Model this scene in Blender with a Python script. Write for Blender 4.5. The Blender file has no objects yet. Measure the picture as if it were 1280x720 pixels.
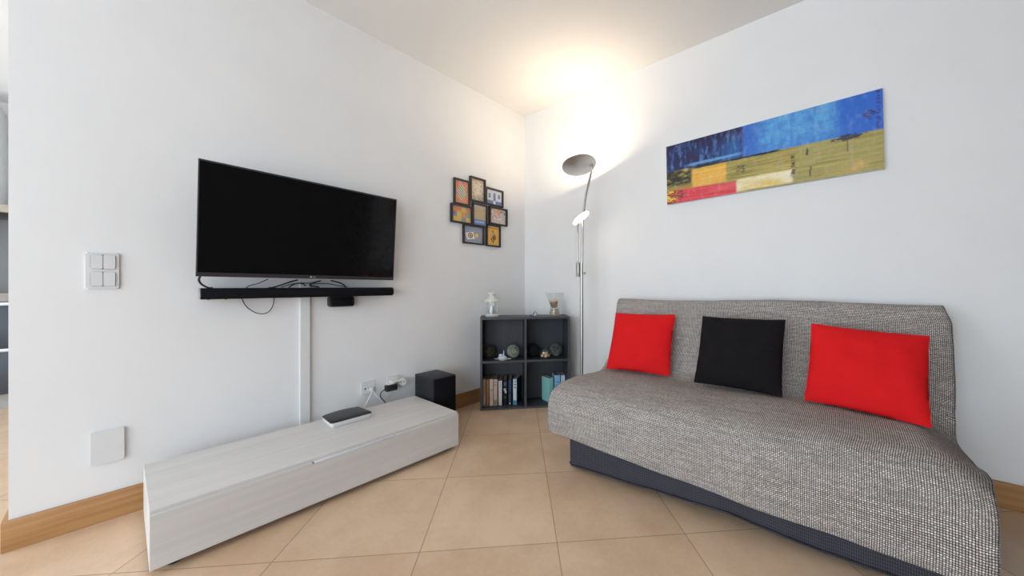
import bpy, bmesh, math, random
from mathutils import Vector, Matrix, noise
random.seed(7)
sc = bpy.context.scene
COL = sc.collection
PI = math.pi

# ------------------------------------------------------------------ node helper
def lin(c):
    return tuple(((v/255)/12.92 if v/255 <= .04045 else ((v/255+.055)/1.055)**2.4) for v in c)

class X:
    """a scalar in a node tree, with arithmetic"""
    def __init__(s, nt, v): s.nt, s.v = nt, v
    def put(s, sock):
        if isinstance(s.v, (int, float)): sock.default_value = s.v
        else: s.nt.links.new(s.v, sock)
    def op(s, name, *a, clamp=False):
        n = s.nt.nodes.new('ShaderNodeMath'); n.operation = name; n.use_clamp = clamp
        s.put(n.inputs[0])
        for i, b in enumerate(a):
            (b if isinstance(b, X) else X(s.nt, b)).put(n.inputs[i+1])
        return X(s.nt, n.outputs[0])
    def __add__(s, b): return s.op('ADD', b)
    __radd__ = __add__
    def __sub__(s, b): return s.op('SUBTRACT', b)
    def __rsub__(s, b): return X(s.nt, b).op('SUBTRACT', s)
    def __mul__(s, b): return s.op('MULTIPLY', b)
    __rmul__ = __mul__
    def __truediv__(s, b): return s.op('DIVIDE', b)
    def abs(s): return s.op('ABSOLUTE')
    def fract(s): return s.op('FRACT')
    def floor(s): return s.op('FLOOR')
    def sin(s): return s.op('SINE')
    def max(s, b): return s.op('MAXIMUM', b)
    def min(s, b): return s.op('MINIMUM', b)
    def sqrt(s): return s.op('SQRT')
    def ss(s, a, b):
        n = s.nt.nodes.new('ShaderNodeMapRange'); n.interpolation_type = 'SMOOTHSTEP'
        s.put(n.inputs[0])
        n.inputs[1].default_value, n.inputs[2].default_value = (a, b) if a < b else (b, a)
        n.inputs[3].default_value, n.inputs[4].default_value = (0, 1) if a < b else (1, 0)
        return X(s.nt, n.outputs[0])
    def band(s, a, b, e=.01): return s.ss(a-e, a+e)*s.ss(b+e, b-e)

class M:
    """material builder"""
    def __init__(s, name, rough=.5, metal=0., spec=.5, color=(.8,.8,.8)):
        s.m = bpy.data.materials.new(name); s.m.use_nodes = True
        s.nt = s.m.node_tree; s.p = s.nt.nodes['Principled BSDF']
        s.p.inputs['Roughness'].default_value = rough
        s.p.inputs['Metallic'].default_value = metal
        s.p.inputs['Specular IOR Level'].default_value = spec
        s.p.inputs['Base Color'].default_value = (*color, 1)
        s.co = s.nt.nodes.new('ShaderNodeTexCoord')
    def x(s, v): return X(s.nt, v)
    def coords(s, kind='Object'):
        n = s.nt.nodes.new('ShaderNodeSeparateXYZ'); s.nt.links.new(s.co.outputs[kind], n.inputs[0])
        return [X(s.nt, n.outputs[i]) for i in range(3)]
    def vec(s, x, y, z=0):
        n = s.nt.nodes.new('ShaderNodeCombineXYZ')
        for i, v in enumerate((x, y, z)): (v if isinstance(v, X) else X(s.nt, v)).put(n.inputs[i])
        return n.outputs[0]
    def noise(s, scale=5, detail=3, rough=.5, kind='Object', stretch=None, v=None):
        n = s.nt.nodes.new('ShaderNodeTexNoise')
        n.inputs['Scale'].default_value = scale; n.inputs['Detail'].default_value = detail
        n.inputs['Roughness'].default_value = rough
        src = v if v is not None else s.co.outputs[kind]
        if stretch:
            mp = s.nt.nodes.new('ShaderNodeMapping'); mp.inputs['Scale'].default_value = stretch
            s.nt.links.new(src, mp.inputs[0]); src = mp.outputs[0]
        s.nt.links.new(src, n.inputs['Vector'])
        return X(s.nt, n.outputs[0])
    def voronoi(s, scale=5, kind='Object', v=None, feature='F1'):
        n = s.nt.nodes.new('ShaderNodeTexVoronoi'); n.inputs['Scale'].default_value = scale; n.feature = feature
        s.nt.links.new(v if v is not None else s.co.outputs[kind], n.inputs['Vector'])
        return n
    def col(s, c):
        n = s.nt.nodes.new('ShaderNodeRGB'); n.outputs[0].default_value = (*c, 1); return n.outputs[0]
    def mix(s, f, a, b, mode='MIX'):
        n = s.nt.nodes.new('ShaderNodeMix'); n.data_type = 'RGBA'; n.blend_type = mode
        (f if isinstance(f, X) else X(s.nt, f)).put(n.inputs[0])
        for sock, v in ((n.inputs[6], a), (n.inputs[7], b)):
            if isinstance(v, tuple): sock.default_value = (*v, 1)
            else: s.nt.links.new(v, sock)
        return n.outputs[2]
    def base(s, c): s.nt.links.new(c, s.p.inputs['Base Color']); return s
    def rough(s, r): r.put(s.p.inputs['Roughness']); return s
    def bump(s, h, strength=.2, dist=.002):
        n = s.nt.nodes.new('ShaderNodeBump'); n.inputs['Strength'].default_value = strength
        n.inputs['Distance'].default_value = dist
        h.put(n.inputs['Height']); s.nt.links.new(n.outputs[0], s.p.inputs['Normal']); return s

def mottled(name, c, rough=.5, metal=0., spec=.5, amt=.06, scale=20, bump=0, bscale=200, stretch=None):
    k = M(name, rough, metal, spec)
    n = k.noise(scale, 4, .55, stretch=stretch)
    a = tuple(min(1, v*(1+amt)) for v in c); b = tuple(v*(1-amt) for v in c)
    k.base(k.mix(n.ss(.3, .7), b, a))
    if bump: k.bump(k.noise(bscale, 2), bump, .001)
    return k.m

# ------------------------------------------------------------------ materials
MAT = {}
MAT['wall'] = mottled('wall_paint', (.855,.85,.845), .85, spec=.2, amt=.012, scale=3, bump=.08, bscale=350)
MAT['ceiling'] = mottled('ceiling_paint', (.85,.84,.825), .9, spec=.2, amt=.01, scale=2)
MAT['reflection_dark'] = mottled('reflection_dark_paint', (.10,.085,.075), .7, spec=.2, amt=.05)  # invented dark tone for what the television screen mirrors
MAT['white_plastic'] = mottled('white_plastic', (.78,.78,.77), .35, amt=.01)
MAT['switch_white'] = mottled('switch_white', (.76,.76,.755), .3, amt=.01)
MAT['cream_plastic'] = mottled('cream_plastic', (.74,.72,.67), .4, amt=.02)
MAT['dark_gap'] = mottled('dark_gap', (.10,.10,.10), .8, amt=.05)
MAT['black_plastic'] = mottled('black_plastic', (.012,.012,.013), .45, amt=.1)
MAT['tv_bezel'] = mottled('tv_bezel', (.055,.05,.05), .35, metal=.3, amt=.05, stretch=(1,30,1))
MAT['screen'] = mottled('screen_glass', (.006,.006,.0065), .12, spec=.22, amt=.02)
MAT['steel'] = mottled('brushed_steel', (.52,.50,.47), .30, metal=1, amt=.10, scale=30, stretch=(1,1,.05))
MAT['alu'] = mottled('aluminium', (.62,.65,.70), .35, metal=1, amt=.05, scale=40)
MAT['logo'] = mottled('logo_silver', (.62,.58,.58), .4, amt=.02)
MAT['cable_black'] = mottled('cable_black', (.012,.012,.014), .5, amt=.1)
MAT['cable_grey'] = mottled('cable_grey', (.06,.09,.10), .5, amt=.1)
MAT['cable_white'] = mottled('cable_white', (.75,.75,.74), .4, amt=.02)
MAT['charcoal'] = mottled('charcoal_laminate', (.040,.045,.055), .5, amt=.08, scale=12, stretch=(1,1,.15))
MAT['shelf_edge'] = mottled('charcoal_edge_band', (.062,.063,.068), .45, amt=.03, scale=12)
MAT['vinyl'] = mottled('black_vinyl', (.013,.014,.017), .5, amt=.15, scale=120, bump=.15)
MAT['grille'] = mottled('speaker_cloth', (.008,.008,.010), .9, spec=.15, amt=.3, scale=400, bump=.3, bscale=900)
MAT['router_black'] = mottled('router_black', (.016,.015,.016), .4, amt=.15, scale=90, stretch=(1,6,1))
MAT['glow_warm'] = None

def glass(name, tint=(1,1,1), rough=.02):
    k = M(name, rough, 0, .5, tint)
    k.p.inputs['Transmission Weight'].default_value = 1; k.p.inputs['IOR'].default_value = 1.45
    n = k.noise(6, 2); k.rough(n.ss(.2, .8)*.02 + rough)
    return k.m
MAT['glass'] = glass('clear_glass', (.97,.99,.98))

def thin_glass(name):
    k = M(name, .03, 0, .5, (.97,.985,.98))
    out = k.nt.nodes['Material Output']
    tr = k.nt.nodes.new('ShaderNodeBsdfTransparent'); tr.inputs[0].default_value = (.965,.98,.975,1)
    gl = k.nt.nodes.new('ShaderNodeBsdfGlossy'); gl.inputs['Roughness'].default_value = .04
    lw = k.nt.nodes.new('ShaderNodeLayerWeight'); lw.inputs[0].default_value = .5
    fc = X(k.nt, lw.outputs['Facing']); n = k.noise(5, 1)
    f = fc*fc*fc*fc*.45 + n*.02 + .03
    mx = k.nt.nodes.new('ShaderNodeMixShader'); f.put(mx.inputs[0])
    k.nt.links.new(tr.outputs[0], mx.inputs[1]); k.nt.links.new(gl.outputs[0], mx.inputs[2])
    k.nt.links.new(mx.outputs[0], out.inputs[0])
    return k.m
MAT['thin_glass'] = thin_glass('thin_clear_glass')

def glow(name, c, strength):
    k = M(name, .5, 0, .2, (.9,.85,.8))
    k.p.inputs['Emission Color'].default_value = (*c, 1)
    k.p.inputs['Emission Strength'].default_value = strength
    return k.m

# floor tiles laid on the diagonal
k = M('floor_tiles', .32, 0, .6)
px, py, pz = k.coords()
TS = .508; c45 = math.sqrt(.5)
u = ((px-1.5402)*c45 + (py+1.4297)*c45)/TS + 40
v = ((py+1.4297)*c45 - (px-1.5402)*c45)/TS + 40
fu, fv = u.fract(), v.fract()
du = fu.min(1-fu); dv = fv.min(1-fv)
edge = du.min(dv)
grout = edge.ss(.0052, .0030)
wn = k.nt.nodes.new('ShaderNodeTexWhiteNoise'); wn.noise_dimensions = '2D'
k.nt.links.new(k.vec(u.floor(), v.floor()), wn.inputs[0])
tone = X(k.nt, wn.outputs[0])
n1 = k.noise(1.7, 5, .6); n2 = k.noise(7, 5, .65); n3 = k.noise(60, 3, .6)
mot = (n1*.5 + n2*.35 + n3*.15 + (tone-.5)*.10)
c = k.mix(mot.ss(.34, .68), (.635,.430,.272), (.80,.585,.405))
c = k.mix(n2.ss(.60, .74)*.35, c, (.68,.415,.23))
c = k.mix(grout*.6, c, (.245,.160,.095))
k.base(c); k.rough(.27 + n2*.10 + grout*.3)
k.bump(1-grout, .25, .001)
MAT['floor'] = k.m

def wood(name, c1, c2, axis, rough=.45):
    k = M(name, rough, 0, .4)
    st = [55, 55, 55]; st[axis] = 1.6
    g = k.noise(1, 5, .6, stretch=tuple(st)); st2 = [9, 9, 9]; st2[axis] = .8
    h = k.noise(1, 3, .5, stretch=tuple(st2))
    k.base(k.mix((g*.6+h*.4).ss(.35, .66), c1, c2)); k.bump(g, .08, .0008)
    return k.m
MAT['oak_y'] = wood('oak_along_y', (.36,.175,.064), (.51,.282,.116), 1)
MAT['oak_x'] = wood('oak_along_x', (.36,.175,.064), (.51,.282,.116), 0)
def cabwood(name, axis):
    k = M(name, .38, 0, .4)
    st = [40, 40, 40]; st[axis] = 1.0
    g = k.noise(1, 5, .6, stretch=tuple(st)); st2 = [10, 10, 10]; st2[axis] = .9
    h = k.noise(1, 3, .5, stretch=tuple(st2))
    k.base(k.mix((g*.5+h*.5).ss(.36, .66), (.665,.640,.615), (.735,.712,.690)))
    k.bump(g, .05, .0006)
    return k.m
MAT['cab'] = cabwood('white_ash_laminate', 1)

# woven throw: u, v in metres
def weave(name):
    k = M(name, .95, 0, .1)
    U, V, _ = k.coords('UV')
    wob = k.noise(9, 3, .6, 'UV'); wob2 = k.noise(120, 2, .6, 'UV')
    a = (U + (wob-.5)*.006 + (wob2-.5)*.0016)/.0064; b = (V + (wob-.5)*.005 + (wob2-.5)*.0010)/.0054
    row = b.floor()
    a2 = a
    fa, fb = a2.fract(), b.fract()
    wn0 = k.nt.nodes.new('ShaderNodeTexWhiteNoise'); wn0.noise_dimensions = '2D'
    k.nt.links.new(k.vec(a2.floor()+37, row), wn0.inputs[0]); r0 = X(k.nt, wn0.outputs[0])
    stitch = fa.band(.17, .87, .14)*fb.band(.15, .85, .13)*(r0.ss(.02,.14)*.2+.8)
    wn = k.nt.nodes.new('ShaderNodeTexWhiteNoise'); wn.noise_dimensions = '2D'
    k.nt.links.new(k.vec(a2.floor(), row), wn.inputs[0])
    r = X(k.nt, wn.outputs[0])
    streak = k.noise(1, 3, .6, 'UV', stretch=(6, 90, 1))
    c = k.mix(r.ss(.1, .9), (.70,.635,.575), (1.0,.94,.88))
    chk = ((a2.floor()+row)*.5).fract()*2
    c = k.mix(chk*.42, c, (.46,.41,.365))
    c = k.mix(streak.ss(.38, .66)*.5, c, (.40,.365,.33))
    c = k.mix(1-stitch, c, (.026,.022,.026))
    k.base(c); k.bump(stitch, .4, .002)
    return k.m
MAT['throw'] = weave('woven_throw')

k = M('navy_skirt_cloth', .9, 0, .15)
U, V, _ = k.coords('UV')
st = (U/.006).fract().band(.15, .85, .15)*(V/.012).fract().band(.08, .92, .1)
n = k.noise(25, 3, .6, 'UV')
k.base(k.mix(st*(.6+n*.5), (.026,.025,.031), (.074,.073,.090))); k.bump(st, .3, .001)
MAT['skirt'] = k.m

def cloth(name, c, amt=.12):
    k = M(name, .85, 0, .15)
    U, V, _ = k.coords('UV')
    w = ((U/.004).fract()-.5).abs() + ((V/.004).fract()-.5).abs()
    n = k.noise(14, 4, .6, 'UV', stretch=(1, 4, 1))
    a = tuple(v*(1-amt) for v in c); b = tuple(min(1, v*(1+amt)) for v in c)
    k.base(k.mix(n.ss(.3, .7), a, b)); k.bump(w*.3 + n, .12, .002)
    k.p.inputs['Sheen Weight'].default_value = .0
    return k.m
MAT['red_cloth'] = cloth('red_cotton', (.72,.012,.014), .02)
MAT['black_cloth'] = cloth('black_cotton', (.0085,.0072,.0085), .12)

# ------------------------------------------------------------------ mesh helpers
def nb(): return bmesh.new()
def obj(name, bm, mat, parent=None, smooth=True, angle=35, loc=None):
    me = bpy.data.meshes.new(name)
    bmesh.ops.recalc_face_normals(bm, faces=bm.faces[:])
    bm.to_mesh(me); bm.free()
    for m_ in (mat if isinstance(mat, (list, tuple)) else [mat]): me.materials.append(m_)
    o = bpy.data.objects.new(name, me); COL.objects.link(o)
    if smooth:
        me.polygons.foreach_set('use_smooth', [True]*len(me.polygons))
        try: me.set_sharp_from_angle(angle=math.radians(angle))
        except Exception: pass
    if parent: o.parent = parent
    if loc: o.location = loc
    return o
def thing(name, label, cat, loc=(0,0,0), rz=0, group=None):
    o = bpy.data.objects.new(name, None); o.empty_display_size = .1
    COL.objects.link(o); o.location = loc; o.rotation_euler = (0,0,rz)
    o['label'] = label; o['category'] = cat
    if group: o['group'] = group
    return o
def tag(o, label, cat, group=None):
    o['label'] = label; o['category'] = cat
    if group: o['group'] = group
    return o
def struct(name, bm, mat, **kw):
    o = obj(name, bm, mat, **kw); o['kind'] = 'structure'; return o

def box(bm, lo, hi, bev=0, seg=2, mtx=None):
    c = [(a+b)/2 for a, b in zip(lo, hi)]; d = [abs(b-a) for a, b in zip(lo, hi)]
    r = bmesh.ops.create_cube(bm, size=1, matrix=Matrix.Translation(c) @ Matrix.Diagonal((*d, 1)))
    vs = r['verts']
    if bev:
        es = list({e for v_ in vs for e in v_.link_edges})
        rr = bmesh.ops.bevel(bm, geom=es, offset=bev, segments=seg, affect='EDGES', profile=.5)
        vs = list({v_ for f in rr['faces'] for v_ in f.verts} | {v_ for v_ in vs if v_.is_valid})
    if mtx: bmesh.ops.transform(bm, matrix=mtx, verts=vs)
    return vs
def lathe(bm, prof, seg=40, mtx=None, caps=True):
    rings = []
    for r, z in prof:
        if r < 1e-6: rings.append([bm.verts.new((0,0,z))])
        else: rings.append([bm.verts.new((r*math.cos(2*PI*i/seg), r*math.sin(2*PI*i/seg), z)) for i in range(seg)])
    for a, b in zip(rings, rings[1:]):
        for i in range(seg):
            j = (i+1) % seg
            if len(a) == 1 and len(b) == 1: continue
            if len(a) == 1: bm.faces.new((a[0], b[i], b[j]))
            elif len(b) == 1: bm.faces.new((a[i], a[j], b[0]))
            else: bm.faces.new((a[i], a[j], b[j], b[i]))
    if caps:
        for r_ in (rings[0], rings[-1]):
            if len(r_) > 1: bm.faces.new(r_)
    vs = [v_ for r_ in rings for v_ in r_]
    if mtx: bmesh.ops.transform(bm, matrix=mtx, verts=vs)
    return vs
def catmull(pts, n=8, closed=False):
    P = [Vector(p) for p in pts]; out = []; L = len(P)
    rng = range(L if closed else L-1)
    for i in rng:
        if closed: a, b, c, d = P[(i-1) % L], P[i], P[(i+1) % L], P[(i+2) % L]
        else: a, b, c, d = P[max(i-1,0)], P[i], P[i+1], P[min(i+2, L-1)]
        for j in range(n):
            t = j/n
            out.append(.5*((2*b)+(c-a)*t+(2*a-5*b+4*c-d)*t*t+(3*b-a-3*c+d)*t*t*t))
    if not closed: out.append(P[-1])
    return out
def tube(bm, pts, r, seg=8, smooth=6, closed=False, radii=None):
    P = catmull(pts, smooth, closed) if smooth > 1 else [Vector(p) for p in pts]
    n = len(P); rings = []; prev = None
    for i, p in enumerate(P):
        if closed: t = (P[(i+1) % n]-P[i-1]).normalized()
        else: t = (P[min(i+1,n-1)]-P[max(i-1,0)]).normalized()
        if prev is None:
            nrm = t.orthogonal().normalized()
        else:
            nrm = (prev - t*prev.dot(t)).normalized()
        prev = nrm; bi = t.cross(nrm)
        rr = r if radii is None else radii[0] + (radii[1]-radii[0])*i/(n-1)
        rings.append([bm.verts.new(p + rr*(nrm*math.cos(2*PI*k_/seg)+bi*math.sin(2*PI*k_/seg))) for k_ in range(seg)])
    m_ = n if closed else n-1
    for i in range(m_):
        a, b = rings[i], rings[(i+1) % n]
        for k_ in range(seg):
            bm.faces.new((a[k_], a[(k_+1) % seg], b[(k_+1) % seg], b[k_]))
    if not closed:
        bm.faces.new(rings[0]); bm.faces.new(rings[-1])
def prism(bm, pts2, y0, y1, plane='xz', bev=0):
    """extrude a 2-D outline along the missing axis"""
    def P(a, b, c):
        return {'xz': (a, c, b), 'xy': (a, b, c), 'yz': (c, a, b)}[plane]
    A = [bm.verts.new(P(a, b, y0)) for a, b in pts2]; B = [bm.verts.new(P(a, b, y1)) for a, b in pts2]
    n = len(A)
    fs = [bm.faces.new(A), bm.faces.new(B)]
    for i in range(n): bm.faces.new((A[i], A[(i+1) % n], B[(i+1) % n], B[i]))
    if bev:
        es = list({e for f in fs for e in f.edges})
        bmesh.ops.bevel(bm, geom=es, offset=bev, segments=2, affect='EDGES', profile=.5)
    return A+B
def rrect(cx, cy, w, h, r, n=5):
    out = []
    for sx, sy, a0 in ((1,1,0),(-1,1,90),(-1,-1,180),(1,-1,270)):
        for i in range(n+1):
            a = math.radians(a0+90*i/n)
            out.append((cx+sx*(w/2-r)+r*math.cos(a), cy+sy*(h/2-r)+r*math.sin(a)))
    return out
def uvplane(bm, corners):
    """corners: BL, BR, TR, TL"""
    uvl = bm.loops.layers.uv.verify()
    f = bm.faces.new([bm.verts.new(c) for c in corners])
    for l, uv in zip(f.loops, ((0,0),(1,0),(1,1),(0,1))): l[uvl].uv = uv
    return f
def blob(bm, c, r, sub=3, sq=(1,1,1), amp=0, fr=3, seed=0):
    r_ = bmesh.ops.create_icosphere(bm, subdivisions=sub, radius=1)
    for v_ in r_['verts']:
        d = v_.co.copy(); k_ = 1+amp*noise.noise(d*fr+Vector((seed*7.3, seed*1.7, 0)))
        v_.co = Vector(c)+Vector((d.x*sq[0], d.y*sq[1], d.z*sq[2]))*r*k_
    return r_['verts']

# ================================================================== THE ROOM
W3 = (-5.6, -4.1, .05, 2.25)  # unseen east opening, added as extra daylight fill
CEIL = 2.612; XE = 3.75; YS = -6.0; XK = -3.40; YW = -2.753
b = nb(); box(b, (XK-.2, YS-.2, -.12), (XE+.2, .2, 0)); struct('floor', b, MAT['floor'], smooth=False)
b = nb(); box(b, (XK-.2, YS-.2, CEIL), (XE+.2, .2, CEIL+.12)); struct('ceiling', b, MAT['ceiling'], smooth=False)
b = nb(); box(b, (-.12, YW, 0), (0, .12, CEIL)); struct('wall_left', b, MAT['wall'], smooth=False)
b = nb(); box(b, (0, 0, 0), (XE+.12, .12, CEIL)); struct('wall_right', b, MAT['wall'], smooth=False)
b = nb(); box(b, (XE, W3[1], 0), (XE+.12, 0, CEIL));  box(b, (XE, W3[0], W3[3]), (XE+.12, W3[1], CEIL)); box(b, (XE, W3[0], 0), (XE+.12, W3[1], W3[2])); struct('wall_east', b, MAT['reflection_dark'], smooth=False)  # unseen wall, coloured dark to keep the screen's reflection dark
b = nb(); box(b, (XE, YS, 0), (XE+.12, W3[0], CEIL)); struct('wall_southeast', b, MAT['wall'], smooth=False)
b = nb(); box(b, (XK-.12, YS, 0), (XK, -2.30, CEIL)); struct('wall_kitchen', b, MAT['wall'], smooth=False)
b = nb(); box(b, (XK-.12, -2.42, 0), (-.12, -2.30, CEIL)); struct('wall_partition', b, MAT['wall'], smooth=False)
# window wall behind the camera, with two wide openings
W1 = (.6, 3.4, .05, 2.35); W2 = (-2.9, -.6, .05, 2.30)
b = nb()
box(b, (XK-.12, YS-.15, 0), (W2[0], YS, CEIL)); box(b, (W2[1], YS-.15, 0), (W1[0], YS, CEIL)); box(b, (W1[1], YS-.15, 0), (XE+.12, YS, CEIL))
for w in (W1, W2):
    box(b, (w[0], YS-.15, w[3]), (w[1], YS, CEIL)); box(b, (w[0], YS-.15, 0), (w[1], YS, w[2]))
struct('wall_window', b, MAT['wall'], smooth=False)
for i, w in enumerate((W1, W2)):
    b = nb()
    for x0 in (w[0], (w[0]+w[1])/2-.03, w[1]-.06): box(b, (x0, YS-.11, w[2]), (x0+.06, YS-.04, w[3]), .004)
    for z0 in (w[2], w[3]-.06): box(b, (w[0]+.06, YS-.11, z0), (w[1]-.06, YS-.04, z0+.06), .004)
    struct('window_%d' % (i+1), b, MAT['white_plastic'])
b = nb()
for ya in (W3[0], (W3[0]+W3[1])/2-.03, W3[1]-.06): box(b, (XE+.04, ya, W3[2]), (XE+.11, ya+.06, W3[3]), .004)
for z0 in (W3[2], W3[3]-.06): box(b, (XE+.04, W3[0]+.06, z0), (XE+.11, W3[1]-.06, z0+.06), .004)
struct('window_3', b, MAT['white_plastic'])  # frame of the added daylight opening
b = nb(); box(b, (3.06,-.045,.002), (3.745,-.0002,2.15), .004)
struct('added_door_1', b, MAT['reflection_dark'])  # unseen dark door, added only for the television's reflection
# oak skirting boards
def skirt(name, lo, hi, mat):
    b = nb(); box(b, lo, hi, .003, 2); struct(name, b, mat)
skirt('baseboard_left', (.0, YW-.015, 0), (.015, 0, .113), MAT['oak_y'])
skirt('baseboard_end', (-.12, YW-.015, 0), (0, YW, .113), MAT['oak_x'])
skirt('baseboard_right', (.015, -.015, 0), (3.055, 0, .113), MAT['oak_x'])

# ================================================================== TELEVISION
TL, TR, BL, BR = (Vector(p) for p in ((0.1520,-2.2674,1.5537),(0.1230,-1.3430,1.5428),(0.1150,-2.2700,1.0200),(0.0860,-1.3362,1.0171)))
ctr = (TL+TR+BL+BR)/4; R_ = ((TR-TL)+(BR-BL)).normalized(); U_ = ((TL-BL)+(TR-BR)); U_ = (U_-R_*U_.dot(R_)).normalized(); N_ = R_.cross(U_)
TW, TH = 0.9296, 0.5310
tvm = Matrix((( R_.x, U_.x, N_.x, ctr.x),(R_.y, U_.y, N_.y, ctr.y),(R_.z, U_.z, N_.z, ctr.z),(0,0,0,1)))
# local frame: x right, y up, z out of the screen
tv = thing('television', 'large black flat-screen television mounted on the left wall above the soundbar', 'television')
tv.matrix_world = tvm
hw, hh = TW/2, TH/2
b = nb()
bl, bt, bb = .0045, .0075, .019
outer = [(-hw,-hh),(hw,-hh),(hw,hh),(-hw,hh)]; inner = [(-hw+bl,-hh+bb),(hw-bl,-hh+bb),(hw-bl,hh-bt),(-hw+bl,hh-bt)]
vo = [b.verts.new((x,y,0)) for x,y in outer]; vi = [b.verts.new((x,y,0)) for x,y in inner]
vd = [b.verts.new((x,y,-.003)) for x,y in inner]; vb = [b.verts.new((x,y,-.016)) for x,y in outer]
for i in range(4):
    j = (i+1) % 4
    b.faces.new((vo[i],vo[j],vi[j],vi[i])); b.faces.new((vi[i],vi[j],vd[j],vd[i])); b.faces.new((vo[j],vo[i],vb[i],vb[j]))
b.faces.new(vb[::-1])
o = obj('bezel', b, MAT['tv_bezel'], tv, smooth=False); o['label'] = 'dark grey metal rim, widest along the bottom'
b = nb(); box(b, (-hw+bl,-hh+bb,-.0045), (hw-bl,hh-bt,-.0022)); obj('screen', b, MAT['screen'], tv, smooth=False)
b = nb(); box(b, (-.34,-.235,-.040), (.34,.10,-.0165), .008); obj('back_housing', b, MAT['black_plastic'], tv)
b = nb(); box(b, (-.10,-.08,-.052), (.10,.08,-.0405), .003); obj('wall_mount', b, MAT['black_plastic'], tv)
# maker's mark on the lower rim
cu = bpy.data.curves.new('logo_curve', 'FONT'); cu.body = 'LG'; cu.size = .0125; cu.extrude = .0002; cu.align_x = 'LEFT'
to = bpy.data.objects.new('logo_text', cu); COL.objects.link(to)
bpy.context.view_layer.update()
me = bpy.data.meshes.new_from_object(to.evaluated_get(bpy.context.evaluated_depsgraph_get()))
bpy.data.objects.remove(to)
b = nb(); b.from_mesh(me); bmesh.ops.transform(b, matrix=Matrix.Translation((-.002,-hh+.0050,.0006)), verts=b.verts[:])
lathe(b, [(.0048,.0002),(.0048,.0009),(0,.0009)], 20, Matrix.Translation((-.0105,-hh+.0093,0)))
o = obj('logo', b, MAT['logo'], tv, smooth=False); o['label'] = 'small pale maker badge on the lower rim'

# ------------------------------------------------------------------ soundbar
sb = thing('soundbar', 'long slim black soundbar fixed to the wall under the television', 'speaker', (.06,-1.80,.9415))
y0, y1 = -.4525, .4535
def barprof(hx, hz): return [(-hx,-hz),(hx*.55,-hz),(hx,-hz*.5),(hx,hz*.5),(hx*.55,hz),(-hx,hz)]
b = nb(); prism(b, barprof(.031,.0265), y0, y1, 'xz', .002); obj('body', b, MAT['grille'], sb)
for s, lab in ((-1, 'end cap coloured pale grey to imitate daylight on it'), (1, None)):
    b = nb(); ya = y0-.006 if s < 0 else y1+.0002
    prism(b, barprof(.030,.0255), ya, ya+.0058, 'xz', .0015)
    o = obj('end_cap', b, MAT['alu'] if s < 0 else MAT['black_plastic'], sb)  # left cap's paler colour stands in for daylight falling on it
    if lab: o['label'] = lab
for yy in (-.30, .30):
    b = nb(); box(b, (-.0595,yy-.02,-.018), (-.0315,yy+.02,.012), .002); obj('wall_bracket', b, MAT['black_plastic'], sb)
for yy in (-.425, -.365):
    b = nb(); lathe(b, [(.004,-.029),(.004,-.0262)], 10, Matrix.Translation((.008,yy,0))); obj('screw', b, MAT['black_plastic'], sb)
# small box under the bar
bx_ = thing('set_top_box', 'small black box with rounded corners hanging on the wall under the soundbar', 'device', (.022,-1.635,.85))
b = nb(); prism(b, rrect(0, .0335, .137, .062, .012), -.0220, .020, 'yz', .003)
obj('body', b, MAT['black_plastic'], bx_)
b = nb(); prism(b, rrect(0, .0335, .118, .046, .008), .0202, .0225, 'yz', .001); obj('front_cover', b, MAT['grille'], bx_)

# ------------------------------------------------------------------ cable trunking
b = nb(); box(b, (0.0005,-1.846,.114), (.019,-1.796,1.0), .003, 2)
tag(obj('cable_trunking', b, MAT['white_plastic'], smooth=False), 'white vertical cable trunking on the wall between the soundbar and the low cabinet', 'trunking')

# cables between television and soundbar (points given as wall y, z at a small stand-off)
def cable(name, pts, r, mat, label, sm=8):
    b = nb(); tube(b, pts, r, 8, sm); return tag(obj(name, b, mat), label, 'cable')
cable('cable', [(.085,-2.255,1.022),(.078,-2.258,1.004),(.070,-2.247,.985),(.062,-2.225,.970),(.06,-2.21,.9695)], .0042, MAT['cable_black'],
      'thick short black cable curving at the far left end between television and soundbar')
cable('cable', [(.07,-2.00,1.015),(.045,-2.035,.992),(.022,-2.07,.978),(.015,-2.090,.95),(.014,-2.095,.93),(.016,-2.093,.905),(.018,-2.075,.868),(.02,-2.040,.838),(.02,-2.005,.832),(.02,-1.980,.850),(.016,-1.966,.885),(.014,-1.962,.93)], .0021, MAT['cable_black'],
      'thin black cable dropping in a loop below the left half of the soundbar')
cable('cable', [(.055,-1.865,1.012),(.048,-1.90,1.000),(.042,-1.945,.981),(.04,-1.975,.9695),(.035,-1.99,.9695)], .0040, MAT['cable_black'],
      'black cable slanting down leftwards to the soundbar beside the trunking top')
cable('cable', [(.045,-1.905,.9695),(.045,-1.885,.985),(.045,-1.862,.993),(.045,-1.84,.990),(.045,-1.825,.978)], .0034, MAT['cable_black'],
      'short black cable arching just left of the trunking top')
cable('cable', [(.048,-1.752,1.008),(.045,-1.785,.998),(.042,-1.805,.984),(.045,-1.792,.976),(.05,-1.76,.972)], .0038, MAT['cable_black'],
      'short black cable hooking leftwards under the television badge')
cable('cable', [(.045,-1.70,1.010),(.045,-1.675,1.004),(.048,-1.645,.994),(.05,-1.625,.980),(.05,-1.62,.9695)], .0040, MAT['cable_black'],
      'black cable arching rightmost between television and soundbar')
cable('cable', [(.03,-1.935,.972),(.03,-1.89,.988),(.03,-1.84,.994),(.03,-1.78,.993),(.03,-1.70,.989),(.03,-1.64,.977),(.03,-1.60,.972)], .0026, MAT['cable_grey'],
      'grey cable bowed along the wall just above the middle of the soundbar')

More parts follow.
